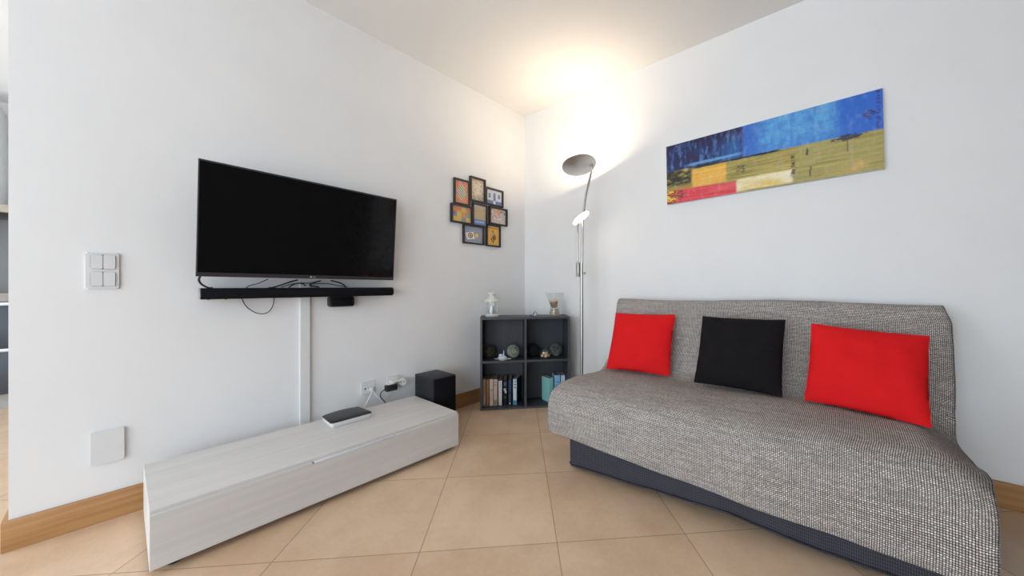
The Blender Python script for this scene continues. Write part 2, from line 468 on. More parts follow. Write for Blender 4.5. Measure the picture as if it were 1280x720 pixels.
# ================================================================== SWITCHES AND PLATES
sw = thing('light_switch', 'white double light switch plate with four rockers on the left wall', 'switch', (0,-2.5365,1.0415))
b = nb()
prism(b, rrect(0, 0, .0865, .1505, .006), .0004, .0085, 'yz', .003)
obj('frame_plate', b, MAT['switch_white'], sw, smooth=False)
for zc in (.037, -.034):
    b = nb(); prism(b, rrect(.001, zc, .0655, .0595, .006), .0088, .0096, 'yz'); obj('rocker_gap', b, MAT['dark_gap'], sw)
    for s in (-1, 1):
        b = nb(); prism(b, rrect(.001+s*.0164, zc, .0312, .0582, .004), .0098, .0135, 'yz', .0012); obj('rocker', b, MAT['switch_white'], sw, smooth=False)
wp = thing('wall_plate', 'square white blank cover plate low on the left wall near the cabinet', 'wall plate', (0,-2.523,.3095))
b = nb(); prism(b, rrect(0, 0, .084, .132, .004), .0004, .009, 'yz', .002); obj('back_plate', b, MAT['switch_white'], wp, smooth=False)
b = nb(); prism(b, rrect(0, 0, .088, .135, .003), .0092, .0125, 'yz', .001); obj('cover', b, MAT['switch_white'], wp, smooth=False)

ws = thing('antenna_socket', 'white aerial socket plate with small round holes above the cabinet beside the router', 'socket', (0,-1.470,.319))
b = nb(); prism(b, rrect(0, 0, .083, .080, .006), .0004, .009, 'yz', .003); obj('face_plate', b, MAT['switch_white'], ws, smooth=False)
for yy, rr in ((-.018,.0055), (.002,.003), (.016,.003)):
    b = nb(); lathe(b, [(rr,.0092),(rr,.0100),(rr*.5,.0100)], 16, Matrix.Translation((0,yy,-.004)) @ Matrix.Rotation(PI/2,4,'Y'))
    obj('port', b, MAT['dark_gap'], ws)
pl = thing('phone_plug', 'small white plug with two thin white cables in the aerial socket', 'plug', (0,-1.470,.319))
b = nb(); box(b, (.0105,.004,-.020), (.030,.026,.000), .003); obj('plug_body', b, MAT['white_plastic'], pl)
b = nb(); tube(b, [(.026,.012,-.012),(.040,.008,-.026),(.060,-.020,-.060),(.072,-.050,-.100),(.080,-.075,-.14)], .0034, 8, 6); obj('cord', b, MAT['cable_white'], pl)
b = nb(); tube(b, [(.028,.018,-.016),(.040,.030,-.042),(.048,.052,-.075),(.054,.075,-.105),(.058,.10,-.16)], .0034, 8, 6); obj('cord', b, MAT['cable_white'], pl)

ps = thing('power_socket', 'white power socket plate on the wall behind the black power adapter', 'socket', (0,-1.3045,.321))
b = nb(); prism(b, rrect(0, 0, .087, .083, .006), .0004, .009, 'yz', .003); obj('face_plate', b, MAT['switch_white'], ps, smooth=False)
b = nb(); lathe(b, [(.021,.0092),(.021,.0100),(.019,.0100)], 28, Matrix.Rotation(PI/2,4,'Y')); obj('socket_ring', b, MAT['cream_plastic'], ps)

ad = thing('plug_adapter', 'white multi-way plug adapter with a round socket face plugged in right of the black adapter', 'adapter', (0,-1.3045,.325))
b = nb(); box(b, (.0105,-.034,-.008), (.046,.030,.016), .008, 3); obj('body', b, MAT['cream_plastic'], ad)
fm = Matrix.Translation((.050,.045,-.004)) @ Matrix.Rotation(math.radians(62),4,'Z') @ Matrix.Rotation(math.radians(90),4,'X') @ Matrix.Rotation(PI,4,'Y')
fm = Matrix.Translation((.046,.046,-.006)) @ Matrix.Rotation(math.radians(-18),4,'Z') @ Matrix.Rotation(PI/2,4,'Y')
b = nb(); lathe(b, [(.012,-.034),(.022,-.020),(.0245,-.004),(.0245,.006),(.0215,.0075),(.0205,.006),(.0195,.001),(0,.001)], 32, fm)
o = obj('socket_face', b, MAT['cream_plastic'], ad)
for yy in (-.009, .009):
    b = nb(); lathe(b, [(.0042,.0012),(.0042,.002),(.001,.002)], 12, fm @ Matrix.Translation((-.001,yy,0))); obj('pin_hole', b, MAT['dark_gap'], ad)

pa = thing('power_adapter', 'black power adapter with a hanging black cord plugged in above the cabinet', 'adapter', (.058,-1.345,.302))
b = nb(); box(b, (-.020,-.036,-.020), (.022,.036,.019), .004, 2); obj('body', b, MAT['black_plastic'], pa)
b = nb(); box(b, (-.020,-.020,.0195), (.006,.030,.0245), .002, 2); obj('label_strip', b, MAT['cream_plastic'], pa)
b = nb(); tube(b, [(0,-.036,-.004),(-.004,-.056,-.014),(-.010,-.066,-.038),(-.016,-.052,-.066),(-.022,-.030,-.092),(-.026,-.015,-.13)], .0030, 8, 6); obj('cord', b, MAT['cable_black'], pa)
cable('cable', [(.030,-1.335,.262),(.032,-1.352,.245),(.034,-1.372,.228),(.036,-1.40,.20),(.036,-1.42,.16)], .0026, MAT['cable_white'],
      'thin white cable crossing behind the black adapter cord down to the cabinet back')

# ================================================================== LOW CABINET
CX0, CX1, CY0, CY1, CZ0, CZ1 = .10, .60, -2.4275, -1.199, .026, .2215
cb = thing('tv_cabinet', 'long low white wood-grain cabinet on the floor under the television', 'cabinet', ((CX0+CX1)/2,(CY0+CY1)/2,0))
hx, hy = (CX1-CX0)/2, (CY1-CY0)/2
b = nb(); box(b, (-hx,-hy,CZ0), (hx-.020,hy,CZ1-.017)); obj('carcass', b, MAT['cab'], cb, smooth=False)
b = nb(); box(b, (-hx,-hy,CZ1-.0165), (hx-.0125,hy,CZ1), .0015, 2); obj('top_panel', b, MAT['cab'], cb, smooth=False)
b = nb()
# drop-down front with a long finger notch along its upper edge
fy0, fy1 = -hy, hy; n0, n1 = -.145, .235
zt = CZ1-.0125; zn = zt-.009
pts = [(fy0,CZ0),(fy1,CZ0),(fy1,zt),(n1,zt),(n1-.006,zn),(n0+.006,zn),(n0,zt),(fy0,zt)]
prism(b, pts, hx-.0185, hx, 'yz', .0012)
fr = obj('front_flap', b, MAT['cab'], cb, smooth=False)
b = nb(); box(b, (hx-.0180,n0+.008,zn+.0003), (hx-.0025,n1-.008,zt-.0015), .001); o = obj('grip_strip', b, mottled('grip_satin', (.76,.78,.81), .4, amt=.02), cb); o['label'] = 'pale metal finger grip strip'
for sx in (-hx+.05, hx-.06):
    for sy in (-hy+.06, hy-.06):
        b = nb(); lathe(b, [(.022,0),(.024,.004),(.022,CZ0-.0002)], 20, Matrix.Translation((sx,sy,0))); obj('foot', b, MAT['black_plastic'], cb)

# router
rt = thing('router', 'white and black wifi router lying on the low cabinet', 'router', (.215,-1.678,CZ1), math.radians(1))
def rprof(k_, z):  # outline: straight front (x+), bowed back (x-)
    out = []
    for i in range(9):
        t = -1+2*i/8; out.append((-.070-.020*(1-t*t)*k_, .100*t*k_ - 0))
    for t in (1, -1):
        out.append((.088*k_ - .008, t*.104*k_)) if False else None
    return out
def rring(grow, z):
    pts = []
    for i in range(13):
        t = -1+2*i/12; pts.append((-.066-.022*(1-t*t)-grow, t*(.098+grow)))
    for i in range(6):
        a = PI/2*(1-i/5); pts.append((.070+(.014+grow)*math.cos(a), .094+(.014+grow)*math.sin(a)-.002))
    for i in range(6):
        a = -PI/2*(i/5); pts.append((.070+(.014+grow)*math.cos(a), -.094+(.014+grow)*math.sin(a)+.002))
    return [Vector((x, y, z)) for x, y in pts]
def loft(bm, rings, cap0=True, cap1=True):
    R = [[bm.verts.new(p) for p in r] for r in rings]
    n = len(R[0])
    for a, c in zip(R, R[1:]):
        for i in range(n): bm.faces.new((a[i], a[(i+1) % n], c[(i+1) % n], c[i]))
    if cap0: bm.faces.new(R[0])
    if cap1: bm.faces.new(R[-1])
def rs(k_, z, tilt=0): return [Vector((p.x*k_, p.y*k_, z - tilt*(p.x+.09))) for p in rring(.001, 0)]
b = nb(); loft(b, [rs(.90,.0005), rs(.955,.006), rs(1.0,.022), rs(1.0,.0285)]); obj('body', b, MAT['white_plastic'], rt)
b = nb(); loft(b, [rs(1.0,.0287), rs(.985,.034), rs(.93,.0375), rs(.80,.0400), rs(.4,.0410)]); o = obj('top_cover', b, MAT['router_black'], rt, angle=60); o['label'] = 'dark glossy top cover'

# subwoofer
sbw = thing('subwoofer', 'black cube subwoofer standing on the floor at the end of the low cabinet', 'speaker', (.171,-1.083,0))
b = nb(); box(b, (-.117,-.088,.012), (.1135,.088,.358), .003, 2); obj('cabinet_body', b, MAT['vinyl'], sbw)
b = nb(); box(b, (.114,-.084,.018), (.1225,.084,.352), .004, 2); obj('front_grille', b, MAT['grille'], sbw)
for sx in (-.09,.09):
    for sy in (-.06,.06):
        b = nb(); lathe(b, [(.012,0),(.012,.0118)], 14, Matrix.Translation((sx,sy,0))); obj('foot', b, MAT['black_plastic'], sbw)

# ================================================================== CORNER SHELF UNIT (local: x along the front, y inwards)
P0 = Vector((.192,-.703,0)); SROT = math.atan2(.745863,.666099); SL, SD, SH_, T = .7146, .222, .729, .0165
sh = thing('shelf_unit', 'charcoal grey four-cube shelf unit standing across the room corner', 'shelf', P0, SROT)
def shp(name, lo, hi, mat='charcoal', lab=None):
    b = nb(); box(b, lo, hi, .0008, 1); o = obj(name, b, MAT[mat], sh, smooth=False); return o
def edged(name, lo, hi):
    """panel with a lighter front edge band as second material"""
    b = nb(); vs = box(b, lo, hi)
    for f in b.faces:
        if all(abs(v_.co.y-lo[1]) < 1e-5 for v_ in f.verts): f.material_index = 1
    return obj(name, b, [MAT['charcoal'], MAT['shelf_edge']], sh, smooth=False)
edged('side_panel', (0,0,T), (T,SD,SH_-T)); edged('side_panel', (SL-T,0,T), (SL,SD,SH_-T))
edged('top_panel', (0,0,SH_-T), (SL,SD,SH_)); edged('bottom_panel', (0,0,.001), (SL,SD,.001+T))
xm = .3555
edged('divider', (xm-T/2,.002,T+.001), (xm+T/2,SD-.006,SH_-T))
edged('shelf_board', (T,.004,.3685), (xm-T/2,SD-.006,.3685+T)); edged('shelf_board', (xm+T/2,.004,.3685), (SL-T,SD-.006,.3685+T))
shp('back_panel', (T,SD-.005,T+.001), (SL-T,SD-.0005,SH_-T))
SM = Matrix.Translation(P0) @ Matrix.Rotation(SROT,4,'Z')
def sp(s, q, z): return SM @ Vector((s, q, z))
ZF, ZS = T+.0015, .3685+T+.0003

# books: (s, width, height, depth, q, twist, spine colour, detail, label)
def spine_mat(name, c, c2=None, ink=(.02,.02,.02), blocks=()):
    k = M(name, .5, 0, .3)
    gx, gy, gz = k.coords('Generated')
    n = k.noise(18, 3, .5, 'Generated')
    col = k.mix(n.ss(.3,.7), tuple(v*.9 for v in c), tuple(min(1,v*1.06) for v in c))
    front = gy.ss(.02, .008)
    for (x0, x1, z0, z1, cc, str_) in blocks:
        f = gx.band(x0, x1, .02)*gz.band(z0, z1, .01)*front
        if str_:
            w = ((gz*str_).fract()-.5).abs().ss(.18, .26)*((gx*5).fract()-.5).abs().ss(.05,.2)
            f = f*w
        col = k.mix(f, col, cc)
    k.base(col); return k.m
PAGE = mottled('book_pages', (.30,.20,.13), .9, amt=.15, scale=200, stretch=(8,1,1))
def book(s0, s1, q, h, d, twist, m, label, group, cover=None, z=ZF):
    w = s1-s0
    t = thing('book', label, 'book', sp(s0, q, z), SROT+math.radians(twist), group)
    b = nb()
    th = .0018
    pts = [(0,0),(w,0),(w,d),(w-th,d),(w-th,th),(th,th),(th,d),(0,d)]
    prism(b, pts, 0, h, 'xy')
    obj('cover', b, m, t, smooth=False)
    b = nb(); box(b, (th+.0002, th+.0005, .003), (w-th-.0002, d-.004, h-.002)); obj('pages', b, PAGE, t, smooth=False)
    return t
BG = 'books standing in the lower left cube'; BG2 = 'books standing in the lower right cube'
S = spine_mat
book(.0185,.0395,.060,.212,.150,0, S('spine_sand', (.50,.36,.25), ink=None, blocks=((.3,.75,.35,.92,(.16,.10,.07),26),(.3,.7,.02,.07,(.10,.07,.05),0))), 'pale sand paperback, leftmost book in the lower left cube', BG)
book(.0455,.0680,.060,.210,.150,0, S('spine_brown', (.33,.155,.060), blocks=((.3,.7,.3,.9,(.16,.07,.03),20),)), 'orange-brown book, second from the left in the lower left cube', BG)
book(.0725,.0990,.060,.212,.150,0, S('spine_linen', (.60,.50,.43), blocks=((.3,.7,.55,.62,(.25,.17,.14),0),(.35,.65,.2,.5,(.42,.33,.28),30))), 'pale linen-coloured book, third from the left in the lower left cube', BG)
book(.1035,.1330,.060,.210,.150,0, S('spine_tan', (.58,.45,.36), blocks=((.1,.8,.72,.95,(.34,.22,.18),9),(.1,.9,.02,.2,(.36,.22,.13),0))), 'tan book with blotched spine, fourth from the left in the lower left cube', BG)
book(.1420,.1690,.060,.196,.150,0, S('spine_white', (.70,.67,.70), blocks=((.4,.7,.72,.95,(.08,.08,.10),14),(.4,.6,.25,.62,(.45,.42,.45),24))), 'short white-spined book in the middle of the lower left cube', BG)
book(.1820,.2100,.060,.208,.150,-2, S('spine_black', (.012,.014,.018), blocks=((.1,.8,.74,.88,(.10,.13,.16),0),(.05,.65,.55,.64,(.55,.55,.56),0),(.35,.9,.46,.55,(.62,.62,.62),0),(.2,.8,.26,.32,(.35,.25,.15),40))), 'black book with a white blot on its spine in the lower left cube', BG)
book(.2210,.2455,.060,.208,.150,-4, S('spine_navy', (.012,.028,.060), blocks=((.2,.85,.5,.95,(.045,.13,.30),11),(.15,.8,.08,.42,(.12,.12,.14),12),(.3,.7,.02,.07,(.5,.5,.5),0))), 'dark navy book with blue lettering marks in the lower left cube', BG)
book(.2590,.2880,.060,.209,.150,-19, S('spine_whiteteal', (.66,.72,.76), blocks=((.02,.98,.0,.17,(.03,.30,.36),0),(.25,.85,.58,.96,(.02,.06,.09),9),(.02,.98,.955,1.,(.10,.45,.52),0))), 'white and teal book, rightmost and twisted in the lower left cube', BG)
# its dark picture cover is the right-hand face
kk = M('dark_picture_cover', .45, 0, .4); gn = kk.noise(5, 3, .6, 'Generated'); gm = kk.noise(3, 2, .5, 'Generated')
kk.base(kk.mix(gm.ss(.55,.75), kk.mix(gn.ss(.4,.6), (.006,.014,.022), (.02,.05,.06)), (.12,.05,.02)))
def bookface(t, w, d, h, m):
    b = nb(); box(b, (w+.0001, .004, .001), (w+.0009, d, h-.001)); obj('dust_jacket', b, m, t, smooth=False)
bk = [o for o in COL.objects if o.name.startswith('book') and not o.parent][-1]
bookface(bk, .029, .150, .209, kk.m)
book(.5560,.5950,.062,.198,.110,27, S('spine_teal', (.27,.62,.60), blocks=((.2,.8,.1,.3,(.06,.30,.33),9),)), 'teal book turned sideways, left of the three in the lower right cube', BG2)
book(.6040,.6480,.085,.215,.120,2, S('spine_blue', (.26,.52,.74), blocks=((.2,.8,.55,.85,(.08,.22,.48),8),)), 'blue book, middle of the three in the lower right cube', BG2)
book(.6580,.6900,.085,.214,.120,0, S('spine_ice', (.56,.68,.77), blocks=((.3,.7,.3,.85,(.2,.34,.5),16),)), 'pale icy blue book, right of the three in the lower right cube', BG2)

# decorative balls of wound fibre
def ball(s, q, r, m, label, seed, strands=46):
    rnd = random.Random(seed)
    t = thing('decorative_ball', label, 'ball', sp(s, q, ZS), 0, 'woven balls in the upper cubes')
    c = Vector((0,0,r+.001))
    b = nb(); blob(b, c, r*.93, 3); obj('core', b, m[1], t)
    b = nb()
    for _ in range(strands):
        ax = Vector((rnd.uniform(-1,1),rnd.uniform(-1,1),rnd.uniform(-1,1))).normalized(); a = ax.orthogonal().normalized(); d = ax.cross(a)
        off = rnd.uniform(-.62,.62); rr = math.sqrt(1-off*off)
        pts = [c+(ax*off+(a*math.cos(2*PI*i/14)+d*math.sin(2*PI*i/14))*rr)*r*.965 for i in range(14)]
        tube(b, pts, r*.034, 5, 2, True)
    obj('fibre_winding', b, m[0], t)
bm1 = (mottled('fibre_dark_brown', (.035,.030,.018), .8, amt=.5, scale=60), mottled('fibre_core_dark', (.010,.009,.007), .9))
bm2 = (mottled('fibre_sage', (.26,.30,.23), .8, amt=.45, scale=60), mottled('fibre_core_sage', (.06,.075,.06), .9))
bm3 = (mottled('fibre_black', (.004,.004,.006), .85, amt=.4, scale=60), mottled('fibre_core_black', (.003,.003,.004), .9))
bm4 = (mottled('fibre_grey', (.11,.115,.105), .8, amt=.6, scale=60), mottled('fibre_core_grey', (.02,.022,.022), .9))
ball(.0715, .125, .052, bm1, 'dark brown woven ball at the left of the upper left cube', 1)
ball(.263, .110, .054, bm2, 'sage green woven ball on the right of the upper left cube', 2)
ball(.425, .130, .055, bm3, 'black woven ball at the left of the upper right cube', 3)
ball(.622, .125, .053, bm4, 'mottled grey woven ball on the right of the upper right cube', 4)

# plate with small ornament
pt = thing('saucer', 'flat white square dish at the front of the upper left cube', 'dish', sp(.176,.052,ZS), SROT+math.radians(38))
b = nb()
loft(b, [[Vector((x,y,.0006)) for x,y in rrect(0,0,.072,.072,.006)], [Vector((x,y,.0050)) for x,y in rrect(0,0,.098,.098,.010)], [Vector((x,y,.0085)) for x,y in rrect(0,0,.108,.108,.010)],
         [Vector((x,y,.0085)) for x,y in rrect(0,0,.103,.103,.010)], [Vector((x,y,.0050)) for x,y in rrect(0,0,.080,.080,.008)]])
obj('dish', b, MAT['white_plastic'], pt)
ORN = mottled('glazed_white', (.66,.68,.74), .25, amt=.05)
on = thing('ornament', 'small white glazed boat-shaped ornament standing on the square dish', 'ornament', sp(.172,.058,ZS+.0056), SROT)
b = nb()
loft(b, [[Vector((a*math.cos(t_), c_*math.sin(t_), z)) for t_ in [2*PI*i/20 for i in range(20)]] for a, c_, z in ((.024,.017,0),(.034,.022,.006),(.036,.023,.016),(.028,.018,.022),(.012,.009,.024))])
obj('hull', b, ORN, on)
b = nb(); loft(b, [[Vector((-.012+a*math.cos(t_), c_*math.sin(t_), z)) for t_ in [2*PI*i/16 for i in range(16)]] for a, c_, z in ((.016,.012,.0245),(.015,.011,.036),(.013,.010,.038))]); obj('cabin', b, ORN, on)
b = nb(); tube(b, [(.010,0,.0247),(.012,0,.050),(.013,0,.068)], .0035, 8, 3, radii=(.006,.0025)); obj('mast', b, ORN, on)

# glass bowl with shells
gb = thing('glass_bowl', 'small round clear glass bowl at the front of the upper right cube', 'bowl', sp(.520,.075,ZS), 0)
KB_ = 1.24
b = nb(); lathe(b, [(r_*KB_, z_*KB_+.0002) for r_, z_ in [(.0,.001),(.024,.001),(.038,.012),(.045,.032),(.041,.052),(.030,.064),(.033,.070),(.031,.0705),(.028,.064),(.039,.052),(.043,.032),(.036,.013),(.023,.003),(0,.003)]], 36, caps=False)
obj('bowl', b, MAT['thin_glass'], gb)
shell_m = [mottled('shell_peach', (.80,.52,.36), .5, amt=.2, scale=80), mottled('shell_cream', (.84,.70,.56), .5, amt=.2, scale=80), mottled('shell_brown', (.58,.34,.20), .5, amt=.3, scale=80)]
rnd = random.Random(5)
spots = [(0,0,.0095),(.018,.006,.0115),(-.017,.008,.0115),(.004,-.019,.0115),(-.008,.020,.0115),(.021,-.013,.0145),(-.019,-.012,.0125),(.012,.012,.026),(-.009,-.006,.026),(.008,-.010,.027)]
SHL = ['peach shell low in the middle of the glass bowl', 'cream shell at the right of the glass bowl', 'brown shell at the left of the glass bowl', 'peach shell nearest the front of the glass bowl',
       'cream shell at the back of the glass bowl', 'brown shell at the front right of the glass bowl', 'peach shell at the front left of the glass bowl', 'cream shell on top of the heap, back right', 'brown shell on top of the heap, left', 'peach shell on top of the heap, front']
for i, (x, y, z) in enumerate(spots):
    p = sp(.520+x*1.3, .075+y*1.3, ZS+z*1.28+.0035)
    b = nb()
    prof = [(0,-.009),(.005,-.0075),(.0085,-.003),(.009,.001),(.006,.0045),(.0035,.006),(.0038,.007),(.0015,.0095),(0,.0105)]
    lathe(b, [(r_*1.42, z_*1.32) for r_, z_ in prof], 14, Matrix.Rotation(rnd.uniform(0,6),4,'Z') @ Matrix.Rotation(rnd.uniform(.8,1.9),4,'X'), caps=False)
    o = obj('seashell', b, shell_m[i % 3]); o.location = p
    tag(o, SHL[i], 'shell', 'shells in the glass bowl')

# lantern on top of the shelf
ZT = SH_+.0003
LM = mottled('lantern_enamel', (.70,.69,.65), .4, amt=.03)
ln = thing('lantern', 'small white metal lantern with glass sides on the left of the shelf top', 'lantern', sp(.090,.100,ZT), 0)
b = nb(); lathe(b, [(.050,0),(.050,.005),(.052,.006),(.058,.010),(.058,.018),(.052,.021),(0,.021)], 40); obj('base', b, LM, ln)
for i in range(6):
    a = 2*PI*i/6+.35
    b = nb(); box(b, (-.0018,-.0018,.0212), (.0018,.0018,.122), mtx=Matrix.Rotation(a,4,'Z') @ Matrix.Translation((.0515,0,0))); obj('post', b, LM, ln, smooth=False)
b = nb(); lathe(b, [(.0495,.022),(.0495,.1215),(.0488,.1215),(.0488,.022)], 40, caps=False); obj('glass_panes', b, MAT['thin_glass'], ln)
b = nb(); lathe(b, [(.061,.1222),(.062,.126),(.060,.130),(.045,.146),(.028,.160),(.024,.163),(.024,.176),(.031,.180),(.031,.186),(.022,.194),(.010,.199),(0,.200)], 40); obj('roof', b, LM, ln)
for i in range(5):
    a = 2*PI*i/5+1.0
    b = nb(); lathe(b, [(.0042,0),(.0042,.001),(.002,.001)], 10, Matrix.Rotation(a,4,'Z') @ Matrix.Translation((.0435,0,.1475)) @ Matrix.Rotation(math.radians(46),4,'Y'))
    obj('vent_hole', b, MAT['dark_gap'], ln)
b = nb(); tube(b, [(-.006,-.024,.186),(.006,-.024,.197),(.016,-.016,.216),(.018,.0,.222),(.012,.014,.216),(.004,.024,.197),(-.006,.024,.186)], .0015, 6, 5); obj('handle', b, LM, ln)
cd = thing('candle', 'pale candle in a cup inside the white lantern', 'candle', sp(.090,.100,ZT+.0212), 0)
b = nb(); lathe(b, [(.020,0),(.024,.018),(.0245,.020),(.0215,.020),(.020,.016),(0,.016)], 28); obj('cup', b, MAT['alu'], cd)
b = nb(); lathe(b, [(.015,.0162),(.015,.056),(.013,.0575),(0,.056)], 24); obj('wax', b, LM, cd)
b = nb(); tube(b, [(0,0,.056),(.0005,0,.061),(.0015,0,.066)], .0009, 6, 2); obj('wick', b, MAT['dark_gap'], cd)

# small crystal ornament
cr = thing('crystal_ornament', 'tiny clear crystal ornament in the middle of the shelf top', 'ornament', sp(.425,.085,ZT), SROT)
b = nb()
for (x, y, r, sq, sd) in ((.014,0,.0200,(1.1,1,.85),1), (.012,.004,.010,(1.2,1,1.0),4)):
    blob(b, (x,y,r*sq[2]*.95+.001 if sd == 1 else .030), r, 1, sq, .15, 2, sd)
obj('crystal', b, MAT['glass'], cr, smooth=False)
b = nb(); blob(b, (-.024,0,.0075), .0145, 2, (1.25,1,.48), .15, 2, 3); o = obj('stone_base', b, mottled('grey_stone', (.16,.17,.17), .4, amt=.3, scale=60), cr)

# vase
vs_ = thing('glass_vase', 'clear flared glass vase on the right of the shelf top', 'vase', sp(.606,.105,ZT), 0)
out_ = [(0,.0),(.044,0),(.047,.004),(.044,.022),(.0375,.050),(.0385,.070),(.047,.105),(.060,.145),(.073,.178),(.0785,.192)]
inn_ = [(.0765,.192),(.071,.178),(.058,.145),(.045,.105),(.0365,.070),(.0355,.050),(.041,.022),(.042,.008),(0,.008)]
b = nb(); lathe(b, out_+inn_, 48, caps=False); obj('glass_body', b, MAT['thin_glass'], vs_)
SAND = mottled('sand', (.46,.35,.25), .95, amt=.25, scale=180, bump=.4, bscale=500)
b = nb(); lathe(b, [(0,.0085),(.0405,.0085),(.0402,.022),(.0350,.048),(.0345,.055),(.012,.058),(0,.0585)], 40); o = obj('vase_sand', b, SAND)
o.name = 'sand_filling'; o.location = sp(.606,.105,ZT); tag(o, 'bed of beige sand filling the foot of the glass vase', 'sand'); o['kind'] = 'stuff'
pc = thing('pillar_candle', 'squat brown candle with a sandy top tilted inside the glass vase', 'candle', sp(.604,.103,ZT+.0700), 0)
pc.rotation_euler = (math.radians(9), math.radians(-7), SROT)
tm = Matrix.Rotation(math.radians(-10),4,'Y') @ Matrix.Rotation(math.radians(14),4,'X')
b = nb(); lathe(b, [(0,.0),(.026,.0),(.0275,.008),(.034,.040),(.0365,.052)], 36)
obj('wax_body', b, mottled('brown_wax', (.36,.22,.17), .55, amt=.25, scale=40), pc)
b = nb(); lathe(b, [(0,.0523),(.0366,.0523),(.0375,.055),(.033,.059),(.020,.060),(0,.0585)], 36, caps=False)
obj('wax_top', b, mottled('sandy_wax', (.74,.53,.37), .7, amt=.15, scale=60), pc)

# ================================================================== FLOOR LAMP
LPX, LPY = .833, -.241
Fd = Vector((-.6365,.7713,0)); Rd = Vector((.7713,.6365,0)); Ud = Vector((0,0,1))
lm = thing('floor_lamp', 'tall brushed steel floor lamp with an uplighter dish and a reading arm', 'lamp', (LPX,LPY,0))
CAMP_ = Vector((2.38407,-2.48724,.98)); LK = 2.72/2.83
def lrel(p): return CAMP_+(Vector(p)-CAMP_)*LK-Vector((LPX,LPY,0))
b = nb(); lathe(b, [(.128,0),(.130,.004),(.130,.016),(.124,.021),(.030,.025),(.018,.030),(.0155,.045),(0,.045)], 56); obj('base', b, MAT['steel'], lm)
def ls(*a): return [lrel((.77+x, -.15+y, z)) for x, y, z in a]
b = nb(); tube(b, [(0,0,.0455),ls((0,0,1.165))[0]], .0125, 20, 1); obj('pole', b, MAT['steel'], lm)
b = nb(); tube(b, ls((.004,.003,1.1655),(.006,.005,1.40),(.008,.007,1.50),(.024,.020,1.682),(.044,.036,1.80),(.060,.049,1.885)), .0085, 16, 6); obj('upper_stem', b, MAT['steel'], lm)
b = nb(); box(b, (-.011,-.013,1.048), (.011,.013,1.157), .003, mtx=Matrix.Translation((-.022,-.018,0))); obj('arm_bracket', b, MAT['steel'], lm)
b = nb(); tube(b, ls((-.026,-.021,1.09),(-.026,-.021,1.25),(-.022,-.026,1.40),(.004,-.050,1.495)), .0066, 14, 5); arm = obj('reading_arm', b, MAT['steel'], lm)
b = nb(); lathe(b, [(.0095,-.012),(.0105,-.008),(.0105,.008),(.0095,.012)], 18, Matrix.Translation((0.0145,.0115,1.075)) @ Matrix.Rotation(PI/2,4,'X')); obj('dimmer_knob', b, MAT['steel'], lm)
# dish
up = (-.087*Rd + .317*Fd + .938*Ud).normalized()
def frame(n, c):
    n = n.normalized(); a = n.orthogonal().normalized(); d = n.cross(a)
    return Matrix(((a.x,d.x,n.x,c.x),(a.y,d.y,n.y,c.y),(a.z,d.z,n.z,c.z),(0,0,0,1)))
dc = lrel((.755,-.162,1.934))
dm = frame(up, dc) @ Matrix.Scale(.95, 4)
DP = [(0,-.030),(.020,-.029),(.060,-.021),(.105,-.009),(.136,.003),(.139,.008),(.1375,.009),(.133,.006),(.104,-.005),(.060,-.016),(0,-.021)]
b = nb(); lathe(b, DP, 96, caps=False)
km = M('turned_steel', .36, 1., .5)
km.p.inputs['Anisotropic'].default_value = .8
tn = km.nt.nodes.new('ShaderNodeTangent'); tn.direction_type = 'RADIAL'; tn.axis = 'Z'; km.nt.links.new(tn.outputs[0], km.p.inputs['Tangent'])
rn = km.noise(1, 3, .6, stretch=(240,240,240)); km.base(km.mix(rn.ss(.3,.7), (.70,.67,.64), (.80,.77,.73)))
dish = obj('dish_shade', b, km.m, lm); dish.matrix_local = dm
b = nb(); lathe(b, [(0,.0),(.100,.0)], 56, caps=False)
MAT['glow_up'] = glow('uplight_diffuser', (1.0,.80,.56), 58)
led = obj('uplight_diffuser', b, MAT['glow_up'], dish); led['label'] = 'glowing warm white disc inside the dish'
# swivel joint where the stem meets the underside, towards the right rim
jd = dc + ((Rd*.95-Fd*.15) - up*((Rd*.95-Fd*.15).dot(up))).normalized()*.100*.95 - up*.012
je = ls((.060,.049,1.885))[0]
b = nb(); tube(b, [je, je.lerp(jd,.5)+Vector((0,0,-.002)), jd], .0085, 14, 3)
blob(b, jd-up*.004, .0135, 2); obj('dish_joint', b, MAT['steel'], lm)
# reading head
rc = CAMP_+((Vector((.765,-.156,1.520))-CAMP_)*LK)*.978-Vector((LPX,LPY,0)); rn_ = (.40*Rd - .36*Fd - .84*Ud).normalized()
maj = (Rd*.77 + Ud*.62)
nn = (Rd*.54 - Fd*.24 - Ud*.76).normalized()
rm = frame(nn, rc)
b = nb(); lathe(b, [(0,-.016),(.020,-.015),(.060,-.008),(.075,-.001),(.076,.002),(.073,.003),(.073,.001),(0,.001)], 48, rm, caps=False)
hd = obj('reading_head', b, MAT['steel'], arm)
b = nb(); lathe(b, [(0,.0022),(.0715,.0022)], 48, rm, caps=False)
o = obj('reading_diffuser', b, glow('reading_light', (1.0,.90,.76), 7), arm); o['label'] = 'glowing white disc of the reading light'

